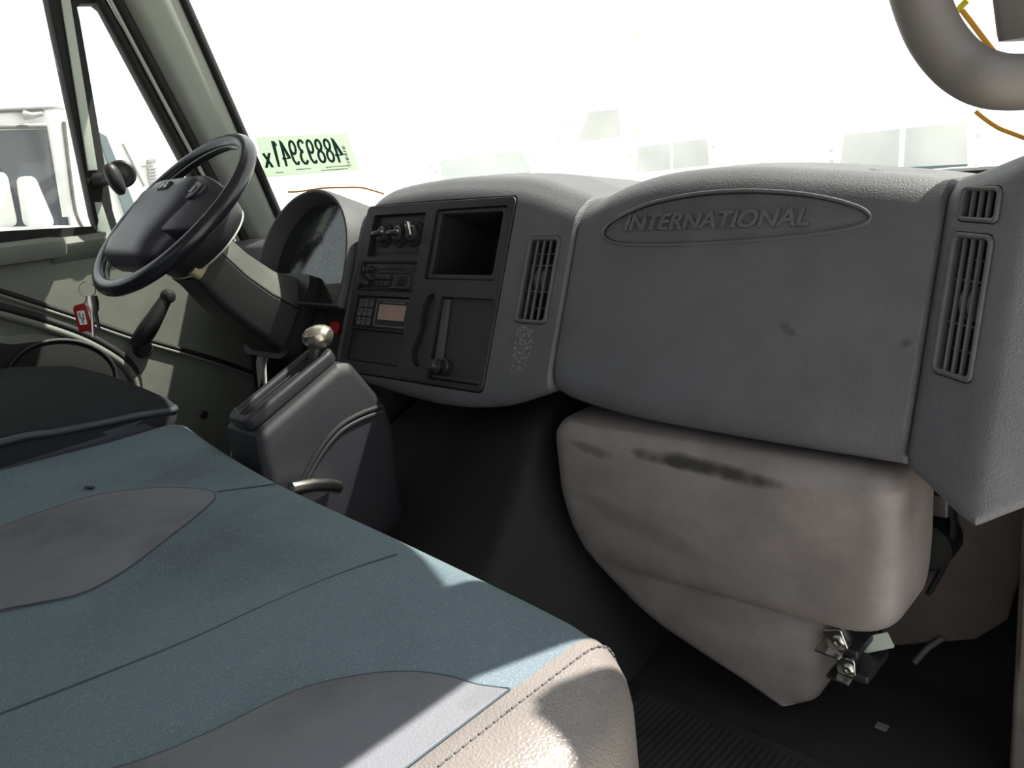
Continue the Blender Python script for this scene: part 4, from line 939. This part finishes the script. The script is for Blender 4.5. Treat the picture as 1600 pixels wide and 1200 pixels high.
def st_text(body, s0, s1, t0, t1, size):
    def xf(co): return stk(s0 + (co.x / size + 0.5) * (s1 - s0), t0 + (co.y / size + 0.5) * (t1 - t0), -0.0024 + co.z * 0.01)
    return xf
def fit_text(name, body, s0, s1, t0, t1, m_):
    c_ = bpy.data.curves.new('tmp', 'FONT'); c_.body = body; c_.size = 1.0; c_.offset = 0.0015
    me = to_mesh(c_)
    xs_ = [v.co.x for v in me.vertices]; ys_ = [v.co.y for v in me.vertices]
    x0, x1, y0, y1 = min(xs_), max(xs_), min(ys_), max(ys_)
    for v in me.vertices:
        v.co = stk(s0 + (v.co.x - x0) / (x1 - x0) * (s1 - s0), t0 + (v.co.y - y0) / (y1 - y0) * (t1 - t0), -0.0022)
    return link(name, me, m_, stick, 0)
def arc(cx, cy, rx, ry, a0=0, a1=360, n=18): return [(cx + rx * math.cos(math.radians(a0 + (a1 - a0) * i / n)), cy + ry * math.sin(math.radians(a0 + (a1 - a0) * i / n))) for i in range(n + 1)]
GL = {'4': [[(.47, 0), (.47, .97), (.06, .30), (.66, .30)]], '8': [arc(.33, .73, .22, .20), arc(.33, .28, .25, .22)],
      '9': [arc(.33, .69, .23, .24), [(.56, .69), (.55, .42), (.50, .2), (.36, .07), (.2, .06), (.09, .16)]],
      '3': [[(.08, .82), (.18, .93), (.34, .95), (.50, .86), (.53, .72), (.45, .58), (.26, .53)], [(.26, .53), (.46, .48), (.57, .34), (.54, .17), (.40, .06), (.24, .05), (.07, .18)]],
      '1': [[(.36, 0), (.36, .97), (.16, .78)]], 'X': [[(.06, 0), (.56, 1)], [(.56, 0), (.06, 1)]]}
def glyphs(name, body, s0, s1, t0, t1, th):
    cw = (s1 - s0) / len(body)
    for i_, ch in enumerate(body):
        vv = []; ff = []
        for path in GL[ch]:
            b0 = len(vv); m_ = len(path); asp = 0.55
            for k_ in range(m_):
                a_ = Vector(path[max(k_ - 1, 0)]); c_ = Vector(path[min(k_ + 1, m_ - 1)]); p_ = Vector(path[k_])
                if path[0] == path[-1] and k_ in (0, m_ - 1): a_ = Vector(path[-2]); c_ = Vector(path[1])
                d_ = Vector(((c_ - a_).x * asp, (c_ - a_).y)); d_.normalize(); nn = Vector((-d_.y / asp, d_.x)) * th / 2
                sc = 1.0
                if 0 < k_ < m_ - 1:
                    e1 = (p_ - a_).normalized(); e2 = (c_ - p_).normalized(); sc = min(1.6, 1 / max(0.4, math.cos(e1.angle(e2) / 2)))
                for sg in (1, -1):
                    q = p_ + nn * sg * sc; vv.append(stk(s0 + cw * (i_ + q.x / 0.74), t0 + (t1 - t0) * q.y, -0.0022))
            for k_ in range(m_ - 1): q = b0 + 2 * k_; ff.append((q, q + 1, q + 3, q + 2))
        n_ = len(vv); vv = vv + [v + Vector((0, 0.0003, 0)) for v in vv]; ff = ff + [tuple(n_ + q for q in reversed(f_)) for f_ in ff]
        pyd(name, vv, ff, 'green', stick, 0, fix=False)
glyphs('printed_digit', '48893941', 0.12, 0.875, 0.24, 0.90, 0.105)
glyphs('printed_letter', 'X', 0.885, 0.985, 0.24, 0.60, 0.12)
def st_rect(name, s0, s1, t0, t1, m_='ink'):
    q = [stk(s0, t0, -0.0022), stk(s1, t0, -0.0022), stk(s1, t1, -0.0022), stk(s0, t1, -0.0022)]
    q2 = [p + Vector((0, 0.0004, 0)) for p in q]
    return pyd(name, q + q2, [(0, 1, 2, 3), (7, 6, 5, 4), (0, 4, 5, 1), (1, 5, 6, 2), (2, 6, 7, 3), (3, 7, 4, 0)], m_, stick, 0)
random.seed(2)
for i in range(16):
    t = 0.10 + i * 0.037; st_rect('barcode_bar', 0.075, 0.105, t, t + random.choice((0.012, 0.02, 0.026)), 'green')
for s0, s1, t0 in ((0.10, 0.34, 0.13), (0.12, 0.40, 0.055), (0.50, 0.66, 0.13), (0.80, 0.88, 0.09)):
    s = s0
    while s < s1:
        l = random.uniform(0.012, 0.03); st_rect('printed_line', s, min(s + l, s1), t0, t0 + 0.022, 'green'); s += l + 0.006
def mark(name, pts, r_, m_, label):
    P = catmull([on_ws(a, b, -0.006) for a, b in pts], 6)
    tag(tube(name, P, r_, m_, None, 8, flat=0.35, up=(0, 1, 0)), label, 'paint mark')
mark('windshield_mark', [(450, 300), (470, 299), (505, 294), (535, 293), (562, 293), (580, 297), (600, 303)], 0.0022, 'omark', 'thin orange line across the windshield above the instrument hood')
mark('windshield_mark', [(1524, 174), (1540, 187), (1560, 200), (1580, 208), (1604, 217)], 0.0028, 'omark', 'short amber stroke on the windshield below the grab handle')
mark('windshield_mark', [(1503, 16), (1520, 38), (1538, 62), (1560, 90)], 0.0033, 'omark', 'amber diagonal stroke on the windshield seen through the grab handle loop')
mark('windshield_mark', [(1512, 0), (1500, 12), (1486, 28)], 0.0040, 'ymark', 'bright yellow stroke on the windshield at the top of the handle loop')

# ================================================================== OUTSIDE
GZ = -1.05
gd = box('ground', (-80, -40, GZ - 0.2), (80, 90, GZ), 'ground'); tag(gd, kind='structure')
def wheel_at(parent, p, r=0.5, wd=0.28):
    f_ = frame(p, (0, 1, 0), (0, 0, 1))
    w_ = lathe('tyre', f_ @ Matrix.Translation((0, 0, -wd / 2)), [(0.28, 0.0), (r * 0.92, 0), (r, 0.05), (r, wd - 0.05), (r * 0.92, wd), (0.28, wd)], 'tdark', parent, 28)
    lathe('wheel_disc', f_ @ Matrix.Translation((0, 0, -wd / 2 + 0.03)), [(0.28, 0.0), (0.28, wd - 0.06), (0.15, wd - 0.10), (0.001, wd - 0.08)], 'tgrey', w_, 20)
def bxl(name, xf, lo, hi, m_, parent, r=0.03):
    o = box(name, lo, hi, m_, parent, r); o.data.transform(xf); return o
def truck(name, label, loc, rz, hood=True, boxlen=0.0, boxh=2.6, sleeper=False, scale=1.0):
    """conventional white truck, nose towards local -y, z = 0 on the ground"""
    root = empty(name, loc, label, 'truck', 'trucks parked in the yard')
    X = Matrix.Translation(loc) @ Matrix.Rotation(rz, 4, 'Z') @ Matrix.Scale(scale, 4)
    def lo_(nm, secs, m_, par=root, sm=40): return loft(nm, [[X @ v for v in s] for s in secs], m_, par, smooth=sm)
    def sec_y(y, w, z0, z1, r): return [Vector((p.x, y, p.y)) for p in rp([(-w, z0), (w, z0), (w, z1), (-w, z1)], [0.05, 0.05, r, r], 5)]
    lo_('hood', [sec_y(-2.55, 0.80, 0.75, 1.60, .15), sec_y(-2.45, 0.86, 0.7, 1.72, .2), sec_y(-1.6, 0.92, 0.7, 1.86, .22), sec_y(-0.95, 1.0, 0.7, 1.98, .2)], 'twhite')
    cabs = [(-1.0, 1.02, 1.98), (-0.95, 1.05, 2.02), (-0.62, 1.05, 2.72), (-0.45, 1.05, 2.85), (0.6, 1.05, 2.88), (0.72, 1.03, 2.84)]
    cb_ = lo_('cab', [sec_y(y, w, 0.65, z, .12) for y, w, z in cabs], 'twhite')
    # windshield pane, split in two
    for s in (-1, 1):
        q = [(0.04, -0.985, 2.04), (0.95, -0.965, 2.04), (0.90, -0.655, 2.70), (0.04, -0.675, 2.70)]
        vv = [Vector((s * a, b - 0.012, c_)) for a, b, c_ in q]; v2 = [v + Vector((0, 0.03, 0.0)) for v in vv]
        pyd('windshield', [X @ v for v in vv + v2], [(0, 1, 2, 3), (7, 6, 5, 4), (0, 4, 5, 1), (1, 5, 6, 2), (2, 6, 7, 3), (3, 7, 4, 0)], 'tglass', cb_, 0)
        f_ = X @ frame((s * 1.052, 0, 0), (0, 1, 0), (0, 0, 1))
        plate('side_window', f_, [[(-0.78, 2.0), (0.35, 2.0), (0.35, 2.58), (0.28, 2.66), (-0.42, 2.66)]], -0.012, 0.012, 'tglass', cb_)
        bxl('mirror', X, (s * 1.2 - 0.1, -1.0, 1.95), (s * 1.2 + 0.1, -0.9, 2.5), 'twhite', root, 0.03)
        ar = [X @ Vector((s * 1.04, -0.9, 2.48)), X @ Vector((s * 1.2, -0.94, 2.48))]; tube('mirror_arm', ar, 0.02, 'tdark', root, 8)
        bxl('headlamp', X, (s * 0.68 - 0.12, -2.60, 1.05), (s * 0.68 + 0.12, -2.50, 1.3), 'tgrey', root, 0.03)
        for y in (-1.75, 3.0): wheel_at(root, X @ Vector((s * 0.92, y, 0.5)))
    bxl('grille', X, (-0.48, -2.62, 0.95), (0.48, -2.50, 1.62), 'tgrey', root, 0.04)
    for k_ in range(5): bxl('grille_bar', X, (-0.44, -2.64, 1.02 + 0.12 * k_), (0.44, -2.61, 1.06 + 0.12 * k_), 'twhite', root, 0.005)
    bxl('bumper', X, (-1.05, -2.75, 0.45), (1.05, -2.5, 0.78), 'tgrey', root, 0.05)
    bxl('chassis', X, (-0.45, -2.2, 0.45), (0.45, 0.9 + max(boxlen, 3.2), 0.75), 'tdark', root, 0.02)
    if boxlen:
        bxl('cargo_box', X, (-1.22, 0.95, 0.95), (1.22, 0.95 + boxlen, 0.95 + boxh), 'twhite', root, 0.04)
        for s in (-1, 1): bxl('corner_lamp', X, (s * 1.12 - 0.06, 0.90, 0.85 + boxh), (s * 1.12 + 0.06, 0.96, 0.91 + boxh), 'orange', root, 0.01)
    return root
truck('parked_truck', 'white box truck with tall cargo box ahead of the windshield', Vector((-12.5, 17.5, GZ)), math.radians(-35), boxlen=6.0, boxh=3.4)
truck('parked_truck', 'white truck with sloping hood seen just above the centre of the dashboard', Vector((-8.4, 9.2, GZ)), math.radians(62), scale=0.72)
truck('parked_truck', 'white truck above the passenger end of the dashboard', Vector((-2.15, 9.6, GZ)), math.radians(14), scale=0.63)
truck('parked_truck', 'distant white truck between the two nearer ones ahead', Vector((-7.2, 13.0, GZ)), math.radians(24), scale=0.66)
# neighbour truck outside the driver window, same heading
NX = -2.75
nb = empty('neighbour_truck', (NX - 1.0, 1.2, GZ), 'white truck parked alongside, seen through the driver door window', 'truck', 'trucks parked in the yard')
fn = frame((NX, 0, 0), (0, 1, 0), (0, 0, 1))
def NB(px, py, w=0.0): p = AX(px, py, NX + w); return (p.y, p.z)
def NB3(px, py, w=0.0): return AX(px, py, NX + w)
wq = [NB(-80, 204), NB(92, 200), NB(112, 352), NB(-80, 356)]
hl = [NB(-140, 160), NB(75, 170), NB(130, 172), NB(152, 205), NB(215, 345), NB(215, 420), NB(-140, 420)]
plate('cab_side', fn, [hl, wq], -0.06, 0.0, 'twhite', nb, bevel=0.01)
plate('door_window', fn, [[(p[0] + e, p[1] + g) for p, e, g in zip(wq, (-.02, .02, .02, -.02), (.02, .02, -.02, -.02))]], -0.045, -0.035, 'tglassdark', nb)
box('cab_body', (NX - 2.0, NB(-140, 160)[0] - 0.9, GZ + 0.6), (NX - 0.06, NB(150, 205)[0] - 0.02, NB(75, 171)[1]), 'twhite', nb, 0.03)
tube('roof_gutter', [NB3(-140, 176, .01), NB3(0, 173, .01), NB3(78, 170, .01)], 0.009, 'tdark', nb, 8)
tube('window_gasket', [NB3(-80, 200, .005), NB3(0, 199, .005), NB3(92, 198, .005)], 0.008, 'tdark', nb, 8)
tube('mirror_post', [NB3(84, 172, .10), NB3(96, 240, .10), NB3(114, 338, .10)], [0.035, 0.036, 0.04], 'twhite', nb, 16)
tube('post_cap', [NB3(83, 168, .10), NB3(84, 172, .10)], 0.038, 'tgrey', nb, 16)
tube('post_arm', [NB3(66, 178, .04), NB3(52, 181, .04), NB3(38, 180, .02)], [0.010, 0.012, 0.02], 'tgrey', nb, 10)
tube('antenna_cable', catmull([NB3(100, 190, .14), NB3(108, 260, .14), NB3(118, 330, .14), NB3(130, 358, .12)], 5), 0.008, 'jamb', nb, 8)
for q in ([NB(28, 276), NB(58, 274), NB(92, 354), NB(40, 354)], [NB(-10, 268), NB(14, 268), NB(32, 354), NB(-10, 354)]):
    c_ = (sum(p[0] for p in q) / 4, sum(p[1] for p in q) / 4)
    plate('far_window_sheet', fn, [[(p.x, p.y) for p in rp([Vector(p) for p in q], [0.03] * 4, 4)]], -0.034, -0.028, 'twhite', nb, bevel=0.002)  # white sheets standing in for daylight through the cab's far window
plate('windshield_edge', fn, [[NB(150, 206), NB(164, 214), NB(216, 340), NB(196, 340)]], 0.0, 0.02, 'tglass', nb)
hq = [NB(160, 190), NB(300, 186), NB(420, 300), NB(420, 420), NB(216, 420), NB(216, 345)]
plate('hood_side', fn, [hq], -1.9, -0.05, 'twhite', nb, bevel=0.03)
for i, (x0, x1, y0, y1) in enumerate(((236, 250, 246, 253), (227, 244, 255, 258), (236, 251, 260, 263), (237, 251, 265, 268), (237, 252, 270, 273), (238, 252, 275, 278), (239, 253, 280, 283), (240, 254, 285, 288))):
    plate('louver', fn, [[NB(x0, y0 + 2), NB(x1, y0), NB(x1, y1 - 0.5), NB(x0, y1 + 1.5)]], -0.05, -0.035, 'tgrey', nb, bevel=0.003)
tube('hood_line', [NB3(192, 224, -.045), NB3(226, 291, -.045)], 0.006, 'tgrey', nb, 6)
for y in (-0.4, 3.2): wheel_at(nb, Vector((NX - 0.25, y, GZ + 0.5)))
